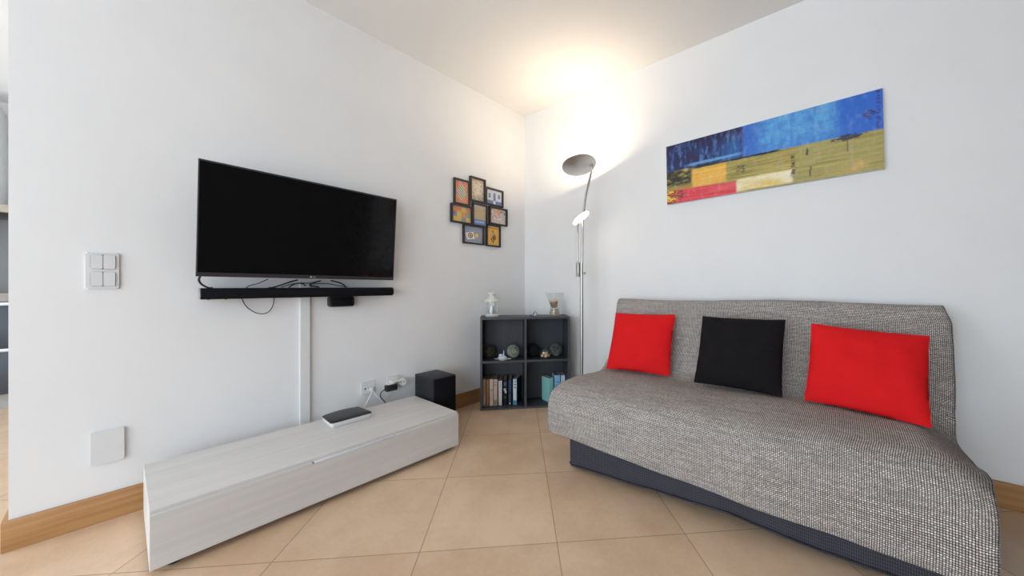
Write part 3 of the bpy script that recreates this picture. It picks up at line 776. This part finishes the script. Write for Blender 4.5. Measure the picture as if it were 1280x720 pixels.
# ================================================================== PICTURE COLLAGE (wall y, z)
cp = thing('collage_frame', 'black collage of eight joined photo frames on the left wall near the corner', 'picture frame', (0,-.55,1.6))
FB = mottled('frame_black', (.022,.018,.015), .45, amt=.15, scale=40)
def picmat(name, fn):
    k = M(name, .35, 0, .35); u_, v_, _ = k.coords('UV'); k.base(fn(k, u_, v_)); return k.m
def pa_(k, u, v):
    col = k.mix(k.noise(4,2,.5,'UV').ss(.3,.7), (.80,.26,.13), (.88,.36,.20))
    col = k.mix(u.band(.02,.98,.005)*0, col, (.8,.8,.7))
    hand = ((u-.5).abs()*1.0 + (v-.5).abs()*1.05).ss(.47,.44)
    d = (v-.5)*1.1 + (u-.5)*.75
    col = k.mix(hand, col, (.80,.74,.56))
    return k.mix(hand*((d*6.5).fract()-.5).abs().ss(.22,.30)*.9, col, (.10,.14,.14))
def pb_(k, u, v):
    n = k.noise(5,3,.6,'UV'); n2 = k.noise(9,2,.6,'UV')
    col = k.mix(n.ss(.4,.6), (.72,.56,.38), (.82,.72,.56))
    col = k.mix(n2.ss(.56,.62)*v.band(.1,.9,.05), col, (.42,.22,.13))
    col = k.mix(u.band(.38,.7,.04)*v.band(.3,.75,.05)*.6, col, (.86,.80,.68))
    col = k.mix(v.ss(.28,.1)*n.ss(.45,.5)*.8, col, (.30,.27,.22))
    return k.mix(v.ss(.86,.92)*((u*9).fract()-.5).abs().ss(.2,.3)*.8, col, (.62,.30,.16))
def pc_(k, u, v):
    col = k.mix(k.noise(6,2,.5,'UV'), (.70,.72,.76), (.82,.83,.84))
    for a, b2, z0, z1 in ((.13,.27,.42,.75),(.44,.60,.25,.82),(.76,.90,.46,.78)):
        col = k.mix(u.band(a,b2,.01)*v.band(z0,z1,.01), col, (.17,.21,.42))
        col = k.mix(u.band((a+b2)/2-.012,(a+b2)/2+.012,.006)*v.band(z0,z1,.01), col, (.36,.40,.58))
    return k.mix(v.ss(.26,.24)*(1-u.band(.44,.60,.01)), col, (.22,.26,.50))
def pd_(k, u, v):
    wn = k.nt.nodes.new('ShaderNodeTexWhiteNoise'); wn.noise_dimensions = '2D'
    k.nt.links.new(k.vec((u*4).floor(), (v*3).floor()+3), wn.inputs[0])
    r = X(k.nt, wn.outputs[0]); n = k.noise(14,2,.6,'UV')
    col = k.mix(r.ss(.28,.34), (.78,.26,.10), (.82,.56,.14)); col = k.mix(r.ss(.52,.56), col, (.26,.40,.30)); col = k.mix(r.ss(.76,.80), col, (.24,.24,.42))
    col = k.mix(n.ss(.52,.6)*.6, col, (.70,.52,.24))
    g = ((u*4).fract()-.5).abs().max(((v*3).fract()-.5).abs()).ss(.45,.48)
    return k.mix(g*.5, col, (.45,.36,.26))
def pe_(k, u, v):
    n = k.noise(7,3,.6,'UV')
    col = k.mix(n, (.50,.36,.18), (.66,.52,.30))
    g = ((u*3).fract()-.5).abs().band(.1,.28,.03)*((v*5).fract()-.5).abs().band(.05,.3,.03)
    col = k.mix(g*.7, col, (.36,.34,.32)); col = k.mix(v.ss(.86,.9), col, (.62,.55,.45))
    col = k.mix(v.ss(.28,.25), col, (.16,.26,.58))
    return k.mix(v.band(.10,.18,.01)*((u*7).fract()-.5).abs().ss(.15,.25)*u.band(.12,.88,.01), col, (.65,.68,.74))
def pf_(k, u, v):
    vo_ = k.voronoi(5.5, 'UV'); d = X(k.nt, vo_.outputs[0]); n = k.noise(5,3,.6,'UV'); n2 = k.noise(9,2,.6,'UV')
    col = k.mix(n.ss(.5,.56), (.74,.68,.64), (.66,.60,.58))
    col = k.mix((n2.ss(.53,.57))*u.ss(.75,.2), col, (.60,.13,.08)); col = k.mix(((u-.55).abs()+(v-.8).abs()).ss(.26,.20), col, (.80,.38,.18))
    return k.mix(d.band(.33,.42,.03)*u.ss(.25,.6), col, (.08,.07,.12))
def pg_(k, u, v):
    n = k.noise(10,3,.6,'UV')
    col = k.mix(n, (.26,.28,.38), (.44,.46,.56))
    def disc(cx, cy, r): return (((u-cx)*(u-cx)*1.9 + (v-cy)*(v-cy))).sqrt().ss(r+.015, r-.015)
    sq = ((u-.32)*.95 + (v-.42)*.25).abs().max(((v-.42)*.95 - (u-.32)*.25).abs()).ss(.235,.215)
    col = k.mix(sq, col, (.82,.80,.78)); col = k.mix(disc(.33,.44,.19), col, (.30,.14,.09)); col = k.mix(disc(.33,.44,.12), col, (.72,.56,.36)); col = k.mix(disc(.34,.43,.06), col, (.18,.09,.06))
    col = k.mix(disc(.68,.48,.21), col, (.22,.17,.14)); return k.mix(disc(.68,.48,.165), col, (.78,.56,.26))
def ph_(k, u, v):
    n = k.noise(5,2,.6,'UV'); col = k.mix(n, (.82,.44,.06), (.86,.52,.10))
    w = k.noise(6,3,.6,'UV')
    body = ((u-.5+(w-.5)*.3).abs()*1.6 + (v-.38+(w-.5)*.25).abs()).ss(.36,.28)
    col = k.mix(((u-.66).abs()*1.5+(v-.42).abs()).ss(.24,.16), col, (.62,.10,.04))
    col = k.mix(body*w.ss(.42,.52), col, (.05,.05,.06)); col = k.mix(u.band(.38,.60,.03)*v.band(.52,.72,.03)*w.ss(.4,.5), col, (.35,.33,.34))
    col = k.mix(((u-.48)*(u-.48)*2+(v-.76)*(v-.76)).ss(.006,.003), col, (.12,.07,.05))
    return k.mix(v.band(.87,.95,.006)*((u*6.5).fract()-.5).abs().ss(.12,.2)*u.band(.1,.92,.01), col, (.55,.14,.06))
FR = [  # (y0,y1,z0,z1) outer ; (y0,y1,z0,z1) picture ; depth ; material
 ((-.818,-.664,1.630,1.835),(-.786,-.676,1.650,1.813),.020,pa_),((-.6635,-.502,1.680,1.884),(-.637,-.5245,1.695,1.857),.0235,pb_),
 ((-.4980,-.295,1.680,1.8305),(-.482,-.3192,1.695,1.812),.020,pc_),((-.8465,-.639,1.480,1.6285),(-.818,-.648,1.492,1.6105),.0235,pd_),
 ((-.6385,-.480,1.4780,1.6705),(-.614,-.499,1.491,1.6595),.020,pe_),((-.4580,-.248,1.5165,1.6725),(-.4315,-.2671,1.533,1.658),.0235,pf_),
 ((-.7305,-.515,1.3237,1.4795),(-.7005,-.5351,1.336,1.459),.020,pg_),((-.4900,-.328,1.3207,1.5125),(-.4618,-.347,1.333,1.503),.020,ph_)]
PN = ['orange poster with a striped hand-like shape','beige poster with figures','white house with three blue windows','grid of coloured tiles','ochre building above a blue strip','red, white and black patchwork','two dishes of food on a grey cloth','yellow poster with a dark rider figure']
for (o_, p_, dep, fn), pn in zip(FR, PN):
    cy, cz = (o_[0]+o_[1])/2+.55, (o_[2]+o_[3])/2-1.6
    w2, h2 = (o_[1]-o_[0])/2, (o_[3]-o_[2])/2
    # the picture is seen through an opening a little narrower than the rim
    iw = min(p_[1]-o_[0], o_[1]-p_[0]); t0, t1, t2, t3 = .0125, .0125, .0125, .0125
    b = nb()
    O = [(cy-w2,cz-h2),(cy+w2,cz-h2),(cy+w2,cz+h2),(cy-w2,cz+h2)]; I = [(cy-w2+t0,cz-h2+t2),(cy+w2-t1,cz-h2+t2),(cy+w2-t1,cz+h2-t3),(cy-w2+t0,cz+h2-t3)]
    A = [b.verts.new((.0005,y,z)) for y,z in O]; B_ = [b.verts.new((dep,y,z)) for y,z in O]; C_ = [b.verts.new((dep,y,z)) for y,z in I]; D_ = [b.verts.new((.007,y,z)) for y,z in I]
    for i in range(4):
        j = (i+1) % 4
        b.faces.new((A[i],A[j],B_[j],B_[i])); b.faces.new((B_[i],B_[j],C_[j],C_[i])); b.faces.new((C_[i],C_[j],D_[j],D_[i]))
    b.faces.new(A); 
    f = obj('photo_frame', b, FB, cp, smooth=False)
    b = nb(); mt = .004
    box(b, (.0062,I[0][0],I[0][1]), (.0068,I[2][0],I[2][1])); obj('mount_board', b, MAT['cream_plastic'], f, smooth=False)
    b = nb(); uvplane(b, [(.0074,I[0][0]+mt,I[0][1]+mt),(.0074,I[1][0]-mt,I[1][1]+mt),(.0074,I[2][0]-mt,I[2][1]-mt),(.0074,I[3][0]+mt,I[3][1]-mt)])
    o = obj('picture', b, picmat('picture_'+fn.__name__.strip('_'), fn), f, smooth=False); o['label'] = pn

# ================================================================== PAINTING ON THE RIGHT WALL
def painting(k, u, v):
    w1 = k.noise(3.0,4,.6,'UV'); w2 = k.noise(14,4,.65,'UV'); w3 = k.noise(1,4,.6,'UV',stretch=(4,26,1)); w4 = k.noise(1,4,.6,'UV',stretch=(40,5,1)); w5 = k.noise(40,3,.7,'UV')
    uu = u + (w2-.5)*.022 + (w5-.5)*.010; vv = v + (w2-.5)*.035 + (w5-.5)*.014
    navy = lin((44,46,90)); mid = lin((62,116,208)); sky = lin((104,184,236)); royal = lin((52,112,212))
    # upper half
    dk = k.mix(w4.ss(.46,.66)*.75, navy, lin((44,110,190)))
    dk = k.mix(w1.ss(.52,.70)*.65, dk, lin((60,140,215)))
    dk = k.mix(uu.ss(.26,.40)*v.ss(.95,.65)*.8, dk, lin((48,112,185)))
    dk = k.mix(v.ss(.82,.98)*.6, dk, lin((36,28,62)))
    up_ = k.mix(uu.ss(.425,.44), dk, mid)
    up_ = k.mix(uu.ss(.47,.56)*(w2.ss(.18,.75)*.6+w4.ss(.3,.6)*.4), up_, sky)
    up_ = k.mix(uu.ss(.80,.87), up_, royal)
    up_ = k.mix(uu.band(.45,.9,.05)*v.ss(.76,.56)*(w2.ss(.30,.7)*.6+w5.ss(.4,.6)*.4)*.9, up_, lin((66,130,220)))
    up_ = k.mix(u.band(.415,.428,.004)*w4.ss(.35,.5)*.8, up_, lin((70,40,110)))
    up_ = k.mix((((u-.955).abs()*3+(v-.72).abs()).ss(.10,.04))*w5.ss(.42,.55), up_, lin((60,30,70)))
    up_ = k.mix((((u-.985).abs())).ss(.010,.004)*w5.ss(.45,.55)*.7, up_, lin((70,40,90)))
    up_ = k.mix((vv-(.565+.03*1)+.0*u).abs().ss(.03,.012)*u.band(.13,.42,.03)*.85, up_, lin((110,170,225)))
    # lower half
    ol = k.mix(w3.ss(.35,.65), lin((152,142,76)), lin((196,176,98)))
    ol = k.mix(uu.ss(.64,.70)*w1.ss(.3,.6)*.7, ol, lin((180,170,104)))
    ol = k.mix(w2.ss(.60,.75)*.5, ol, lin((124,118,62)))
    ol = k.mix(uu.band(.34,.66,.02)*vv.band(.18,.30,.03)*w3.ss(.4,.6)*.7, ol, lin((205,185,100)))
    ol = k.mix(uu.ss(.17,.14)*vv.ss(.22,.34)*w2.ss(.32,.52), ol, lin((54,52,34)))
    ol = k.mix(uu.ss(.35,.30)*vv.ss(.30,.24)*.8, ol, lin((186,142,62)))
    lo = k.mix(uu.band(.155,.345,.008)*vv.band(.215,.50,.018), ol, k.mix(w3.ss(.3,.7), lin((240,176,66)), lin((252,202,96))))
    lo = k.mix(uu.band(.395,.655,.012)*vv.band(.02,.205,.015), lo, k.mix(w1.ss(.45,.62), lin((252,242,208)), lin((236,206,118))))
    lo = k.mix(uu.band(.060,.395,.006)*(vv+u*.10).ss(.235,.215), lo, k.mix(w3.ss(.40,.62), lin((226,60,72)), lin((242,100,110))))
    lo = k.mix(uu.ss(.062,.050)*vv.ss(.23,.20), lo, k.mix(w2.ss(.46,.54), lin((168,40,52)), lin((240,214,74))))
    lo = k.mix(((u-.085).abs()*3+(v-.13).abs()).ss(.13,.06)*w5.ss(.45,.55), lo, lin((90,74,60)))
    # dark marks
    lo = k.mix(uu.band(.652,.668,.004)*vv.band(.10,.40,.03)*w5.ss(.40,.56), lo, lin((62,56,40)))
    lo = k.mix(uu.band(.716,.724,.003)*vv.band(.36,.46,.02), lo, lin((44,52,54)))
    lo = k.mix(uu.band(.728,.734,.003)*vv.band(.06,.20,.02), lo, lin((70,80,72)))
    lo = k.mix(uu.band(.40,.44,.01)*vv.band(.30,.42,.02)*w5.ss(.42,.55)*.8, lo, lin((74,66,36)))
    lo = k.mix(((u-.92).abs()*2.2+(v-.06).abs()).ss(.16,.04)*w2.ss(.40,.6), lo, lin((220,178,96)))
    hz = v + (w2-.5)*.03 + u*.055
    col = k.mix(hz.ss(.548,.560), lo, up_)
    col = k.mix((hz-.545).abs().ss(.018,.010)*u.band(.16,.60,.02)*w3.ss(.30,.45), col, lin((38,40,44)))
    tree = ((u-.875).abs()*2.0 + (v-.485).abs()*3.2 + (w5-.5)*.55).ss(.16,.10)
    col = k.mix(w5.ss(.35,.65)*.12, col, (.02,.02,.03)); col = k.mix(w4.ss(.5,.7)*.10, col, (.8,.85,.9)); col = k.mix(tree*.9, col, lin((38,44,76)))
    col = k.mix(u.band(.872,.877,.002)*v.band(.30,.5,.02)*.7, col, lin((90,90,60)))
    return col
PCs = [Vector(p) for p in ((1.4161,-.022,1.555),(2.5434,-.022,1.5725),(2.5369,-.022,1.9872),(1.4079,-.022,1.9646))]
pc0 = sum(PCs, Vector())/4; ang = math.atan2(1.5725-1.555+1.9872-1.9646, 2*1.1282)
pw, phh = 1.128, .4125
pt_ = thing('painting', 'wide abstract painting in blue, ochre and red on the right wall', 'painting', pc0)
pt_.rotation_euler = (0, -ang, 0)
b = nb(); box(b, (-pw/2,.0008,-phh/2), (pw/2,.0220,phh/2), .001, 1); obj('panel', b, MAT['alu'], pt_, smooth=False)
b = nb(); uvplane(b, [(-pw/2+.001,0,-phh/2+.001),(pw/2-.001,0,-phh/2+.001),(pw/2-.001,0,phh/2-.001),(-pw/2+.001,0,phh/2-.001)])
km = M('abstract_paint', .4, 0, .35); U, V, _ = km.coords('UV'); km.base(painting(km, U, V))
o = obj('canvas_print', b, km.m, pt_, smooth=False); o['label'] = 'painted face with blue above and ochre, red and cream below'

# ================================================================== SOFA BED, THROW AND CUSHIONS
SC = Vector((1.92,-.50,0)); SLO = .056; SR = math.atan(SLO)
sf = thing('sofa_bed', 'two-seat sofa bed with a dark navy skirt standing against the right wall', 'sofa', SC, SR)
# skirt: closed wavy loop
b = nb(); uvl = b.loops.layers.uv.verify()
def zbot(x):  # x local
    pts = [(-.70,.020),(-.42,.029),(-.12,.042),(.06,.050),(.20,.040),(.34,.030),(.60,.030),(.72,.024)]
    for (a, za), (c_, zc) in zip(pts, pts[1:]):
        if x <= c_:
            t = max(0, min(1, (x-a)/(c_-a))); t = t*t*(3-2*t); return za+(zc-za)*t
    return pts[-1][1]
loop = []
def arc(cx, cy, r, a0, a1, n=5): return [(cx+r*math.cos(math.radians(a0+(a1-a0)*i/n)), cy+r*math.sin(math.radians(a0+(a1-a0)*i/n))) for i in range(n+1)]
corner = arc(-.675,-.400,.025,180,270)+arc(.695,-.400,.025,270,360)+arc(.695,.255,.025,0,90)+arc(-.675,.255,.025,90,180)
dense = []
for i in range(len(corner)):
    p, q = Vector(corner[i]), Vector(corner[(i+1) % len(corner)])
    n = max(1, int((q-p).length/.02))
    for j in range(n): dense.append(p.lerp(q, j/n))
NZ = 10; rows = []
per = [0]
for i in range(1, len(dense)): per.append(per[-1]+(dense[i]-dense[i-1]).length)
for r_ in range(NZ+1):
    t = r_/NZ; row = []
    for i, p in enumerate(dense):
        zb = zbot(p.x) if p.y < 0 else .022
        z = zb + (.31-zb)*t
        fold = (.0075*noise.noise(Vector((p.x*7, p.y*7, z*3))) + .003*math.sin(p.x*23+p.y*19)*(1-t)) * (1.4-t)
        d = Vector((p.x-.01, p.y+.07)); d = Vector((0, math.copysign(1, d.y))) if abs(d.y)*1.9 > abs(d.x)*.92 else Vector((math.copysign(1, d.x), 0))
        fold = -abs(fold)
        row.append(b.verts.new((p.x+d.x*fold, p.y+d.y*fold, z)))
    rows.append(row)
n = len(dense)
for r_ in range(NZ):
    for i in range(n):
        j = (i+1) % n
        f = b.faces.new((rows[r_][i], rows[r_][j], rows[r_+1][j], rows[r_+1][i]))
        uu = [per[i], per[i]+.02 if j == 0 else per[j]]
        for l, (a_, c_) in zip(f.loops, ((uu[0],r_),(uu[1],r_),(uu[1],r_+1),(uu[0],r_+1))): l[uvl].uv = (a_, c_*.029)
b.faces.new(rows[-1])
skt = obj('skirt', b, MAT['skirt'], sf, angle=60)
# hem seam of the skirt
b = nb(); pts = []
for i, p in enumerate(dense):
    if i % 2 == 0:
        v_ = rows and None; pts.append((p.x, p.y-(.0032 if p.y < -.39 else 0), (zbot(p.x) if p.y < 0 else .022)+.012))
tube(b, pts, .0022, 5, 1, True); o = obj('hem_seam', b, MAT['skirt'], skt)
for sx in (-.60,.62):
    for sy in (-.34,.20):
        b = nb(); lathe(b, [(.022,0),(.024,.004),(.024,.060)], 18, Matrix.Translation((sx,sy,0))); obj('foot', b, MAT['black_plastic'], sf)
MATT = mottled('mattress_ticking', (.30,.29,.28), .9, amt=.08)
b = nb(); box(b, (-.74,-.405,.3105), (.755,.17,.395), .03, 4); obj('seat_mattress', b, MATT, sf)
b = nb(); box(b, (-.72,-.029,0), (.735,.029,.41), .025, 4, mtx=Matrix.Translation((0,.308,.42)) @ Matrix.Rotation(math.radians(-8),4,'X')); obj('back_mattress', b, MATT, sf)

# throw: profile swept along x; sheet ends follow the wall direction
prof = [(.412,.42),(.412,.60),(.408,.78),(.400,.856),(.388,.884),(.355,.884),(.330,.868),(.314,.82),(.288,.70),(.260,.590),(.214,.500),(.165,.452),(.112,.430),(.04,.430),(-.08,.440),(-.20,.441),(-.30,.433),(-.37,.416),(-.413,.386),(-.437,.342),(-.444,.275),(-.441,.205),(-.432,.148)]
pp = catmull([(a, c_, 0) for a, c_ in prof], 6)
arcl = [0]
for i in range(1, len(pp)): arcl.append(arcl[-1]+(pp[i]-pp[i-1]).length)
NX = 150
b = nb(); uvl = b.loops.layers.uv.verify()
def smooth01(a, c_, x):
    t = max(0, min(1, (x-a)/(c_-a))); return t*t*(3-2*t)
grid = []
for iv, p in enumerate(pp):
    row = []; yl, zl = p.x, p.y
    backness = smooth01(.12,.26,yl); seat = smooth01(.20,.10,0) if False else (1-smooth01(.10,.24,yl))*smooth01(-.43,-.30,yl)
    front = 1-smooth01(-.44,-.36,yl)
    xl = 1.120 - .006*front; xr = 2.722 + .006*front + (.016+.020*smooth01(.885,.80,zl))*backness + .020*seat
    for iu in range(NX+1):
        t = iu/NX; x = xl+(xr-xl)*t
        z, y = zl, yl
        # droop of the right end over the mattress edge
        dr = smooth01(2.58,2.76,x)
        z -= dr*.088*((1-smooth01(.12,.30,yl))*smooth01(-.42,-.12,yl))
        z -= smooth01(2.64,2.75,x)*.034*(1-smooth01(-.36,-.20,yl))*smooth01(.22,.36,zl)
        dl = 1-smooth01(1.12,1.22,x)
        z -= dl*.010*seat
        # top of the back bulges in the middle
        tb = smooth01(.80,.885,zl)*backness
        z += tb*(.012*math.exp(-((x-2.15)/.32)**2) - .006*math.exp(-((x-1.5)/.25)**2))
        z += tb*.004*noise.noise(Vector((x*6, 3, 0)))
        # soft creases
        nz = noise.noise(Vector((x*3.1, yl*4+zl*3, 1.7)))*.006 + noise.noise(Vector((x*9, (yl+zl)*5, 4.2)))*.0025
        hemk = 1-smooth01(.15,.30,zl)
        if front > .5:
            y += nz*1.2 + hemk*.004*math.sin(x*11) - .006*hemk*math.exp(-((x-1.17)/.06)**2)
            z += hemk*(.003*math.sin(x*5.2+1)+.002*math.sin(x*17) - .021 - .050*(x-1.92))
        elif backness > .5: y += nz
        else: z += nz*.9*(1-dr)
        # sheet edges curl back a little
        e = max(0, 1-min(t, 1-t)*NX/5)
        if front > .5: y += .010*e*e
        elif backness > .5: y += .016*e*e
        else: z -= .008*e*e
        row.append(b.verts.new((x, y+SC.y+SLO*(x-SC.x), z)))
    grid.append(row)
for iv in range(len(pp)-1):
    for iu in range(NX):
        f = b.faces.new((grid[iv][iu], grid[iv][iu+1], grid[iv+1][iu+1], grid[iv+1][iu]))
        for l, (a_, c_) in zip(f.loops, ((iu,iv),(iu+1,iv),(iu+1,iv+1),(iu,iv+1))): l[uvl].uv = (a_/NX*1.61, arcl[c_])
bmesh.ops.translate(b, verts=b.verts[:], vec=-SC)
th = obj('sofa_throw', b, MAT['throw'], angle=180); th.location = SC
tag(th, 'large grey woven throw covering the back and seat of the sofa bed', 'throw')
md = th.modifiers.new('thickness', 'SOLIDIFY'); md.thickness = .005; md.offset = -1

# cushions: four corners, soft pillow shape
def cushion(c, T, mat, label, seed):
    BL_, BR_, TR_, TL_ = (Vector(p) for p in c)
    ctr = (BL_+BR_+TR_+TL_)/4; N = 34
    nrm = ((BR_-BL_)+(TR_-TL_)).cross((TL_-BL_)+(TR_-BR_)).normalized()
    w = ((BR_-BL_).length+(TR_-TL_).length)/2; h = ((TL_-BL_).length+(TR_-BR_).length)/2
    b = nb(); uvl = b.loops.layers.uv.verify(); S_ = {}
    for side in (1, -1):
        for i in range(N+1):
            for j in range(N+1):
                u_, v_ = i/N, j/N
                rim = i in (0, N) or j in (0, N)
                if rim and side == -1: S_[(side,i,j)] = S_[(1,i,j)]; continue
                a, c_ = 2*u_-1, 2*v_-1
                # sides pulled in between the corners
                a2 = a*(1-.030*(1-c_*c_)*abs(a)**3); c2 = c_*(1-.030*(1-a*a)*abs(c_)**3)
                p = BL_.lerp(BR_, (a2+1)/2).lerp(TL_.lerp(TR_, (a2+1)/2), (c2+1)/2)
                k_ = max(0, (1-abs(a)**2.6)*(1-abs(c_)**2.6))**.62
                wr = noise.noise(Vector((u_*5+seed*3, v_*5, side)))*.010*k_ + noise.noise(Vector((u_*14, v_*14+seed, side)))*.003*(k_*(1-k_)*4)
                pinch = .012*math.exp(-(((a-.92)/.2)**2+((c_-.12)/.10)**2)) if seed == 3 else 0
                S_[(side,i,j)] = b.verts.new(p + nrm*(side*(T/2*k_+wr-pinch*k_) if not rim else 0))
    for side in (1, -1):
        for i in range(N):
            for j in range(N):
                idx = [(i,j),(i+1,j),(i+1,j+1),(i,j+1)]
                f = b.faces.new([S_[(side,*q)] for q in (idx if side == 1 else idx[::-1])])
                for l, q in zip(f.loops, (idx if side == 1 else idx[::-1])): l[uvl].uv = (q[0]/N*w, q[1]/N*h)
    bmesh.ops.translate(b, verts=b.verts[:], vec=-ctr)
    o = obj('cushion', b, mat, angle=70); o.location = ctr
    return tag(o, label, 'cushion', 'square cushions on the sofa')
cushion(((1.188,-.478,.4395),(1.586,-.415,.440),(1.566,-.270,.799),(1.150,-.283,.7895)), .105, MAT['red_cloth'], 'bright red cushion at the left end of the sofa, nearest the lamp', 1)
cushion(((1.738,-.456,.441),(2.155,-.457,.441),(2.150,-.285,.8015),(1.736,-.292,.800)), .105, MAT['black_cloth'], 'black cushion in the middle of the sofa', 2)
cushion(((2.238,-.436,.440),(2.641,-.530,.438),(2.663,-.315,.7675),(2.258,-.305,.793)), .105, MAT['red_cloth'], 'bright red cushion at the right end of the sofa, below the painting', 3)

# ================================================================== KITCHEN GLIMPSED PAST THE WALL END
KB = mottled('kitchen_front', (.050,.060,.075), .35, amt=.06, scale=8)
KP = mottled('kitchen_plinth', (.42,.41,.40), .5, amt=.03)
KT = mottled('worktop_stone', (.34,.31,.29), .4, amt=.12, scale=60)
KG = mottled('splashback_grey', (.21,.205,.20), .22, amt=.04, scale=4)
for i, (ya, yb) in enumerate(((-3.32,-2.72),(-3.93,-3.33))):
    kc = thing('kitchen_unit', ['dark grey kitchen drawer unit seen at the left edge past the wall end','second dark grey kitchen drawer unit further left along the worktop'][i], 'kitchen unit', (-2.77,(ya+yb)/2,0))
    w = (yb-ya)/2
    b = nb(); box(b, (-.60,-w,.11), (-.002,w,.852)); obj('carcass', b, KP, kc, smooth=False)
    b = nb(); box(b, (-.55,-w,0), (-.03,w,.1095)); obj('plinth', b, KP, kc, smooth=False)
    for z0, z1 in ((.118,.452),(.482,.820)):
        b = nb(); box(b, (-.0015,-w+.002,z0), (.019,w-.002,z1), .0015); d_ = obj('drawer', b, KB, kc)
        b = nb(); box(b, (-.0010,-w+.002,z1+.001), (.021,w-.002,z1+.027), .002); obj('grip_rail', b, MAT['alu'], d_)
b = nb(); box(b, (-3.395,-3.95,.8535), (-2.74,-2.44,.920), .003); tag(obj('kitchen_worktop', b, KT), 'grey brown stone worktop over the dark kitchen drawers', 'worktop')
b = nb(); box(b, (-3.3995,-4.2,.9205), (-3.388,-2.43,1.60)); struct('trim_1', b, KG, smooth=False)
hd_ = thing('range_hood', 'steel cooker hood with a vented chimney above the kitchen worktop', 'cooker hood', (-3.38,-3.40,1.575))
b = nb(); box(b, (0,-.45,0), (.52,.45,.062), .004); obj('canopy', b, mottled('hood_rim', (.52,.46,.38), .4, metal=.3, amt=.04), hd_)
b = nb(); box(b, (.04,-.40,-.012), (.48,.40,-.0003), .002); obj('filter_panel', b, MAT['tv_bezel'], hd_)
b = nb(); box(b, (0,-.17,.0625), (.36,.265,.92), .004); ch = obj('chimney', b, mottled('hood_steel', (.66,.655,.64), .4, metal=.15, amt=.05), hd_)
for z0 in (.27, .325):
    b = nb(); box(b, (.3605,.205,z0), (.3625,.250,z0+.045), .0005); obj('vent', b, mottled('vent_grey', (.18,.18,.175), .5, amt=.05), ch)

# ================================================================== LIGHT
w = bpy.data.worlds.new('daylight'); sc.world = w; w.use_nodes = True
bg = w.node_tree.nodes['Background']
bg.inputs[0].default_value = (.77,.885,1.0,1); bg.inputs[1].default_value = 6.3
for i, q in enumerate((W1, W2)):
    la = bpy.data.lights.new('window_portal', 'AREA'); la.shape = 'RECTANGLE'; la.size = q[1]-q[0]; la.size_y = q[3]-q[2]
    la.cycles.is_portal = True
    lo = bpy.data.objects.new('window_portal', la); COL.objects.link(lo)
    lo.location = ((q[0]+q[1])/2, YS-.14, (q[2]+q[3])/2); lo.rotation_euler = (PI/2, 0, 0)

la = bpy.data.lights.new('window_portal', 'AREA'); la.shape = 'RECTANGLE'; la.size = W3[3]-W3[2]; la.size_y = W3[1]-W3[0]  # sky portal for the added east opening
la.cycles.is_portal = True
lo = bpy.data.objects.new('window_portal', la); COL.objects.link(lo)
lo.location = (XE+.115, (W3[0]+W3[1])/2, (W3[2]+W3[3])/2); lo.rotation_euler = (0, PI/2, 0)

# ================================================================== CAMERA
cam = bpy.data.cameras.new('camera'); co = bpy.data.objects.new('camera', cam); COL.objects.link(co)
cam.sensor_fit = 'HORIZONTAL'; cam.sensor_width = 36; cam.lens = 443.5/1280*36
cam.shift_x = (640-689)/1280; cam.shift_y = -3/1280; cam.clip_start = .02
co.location = (2.38407,-2.48724,.98); co.rotation_euler = (PI/2, 0, math.atan2(.6365,.77128))
sc.camera = co
sc.view_settings.view_transform = 'Standard'; sc.view_settings.look = 'None'
sc.view_settings.gamma = 1; sc.view_settings.use_curve_mapping = False
sc.view_settings.exposure = 0.0
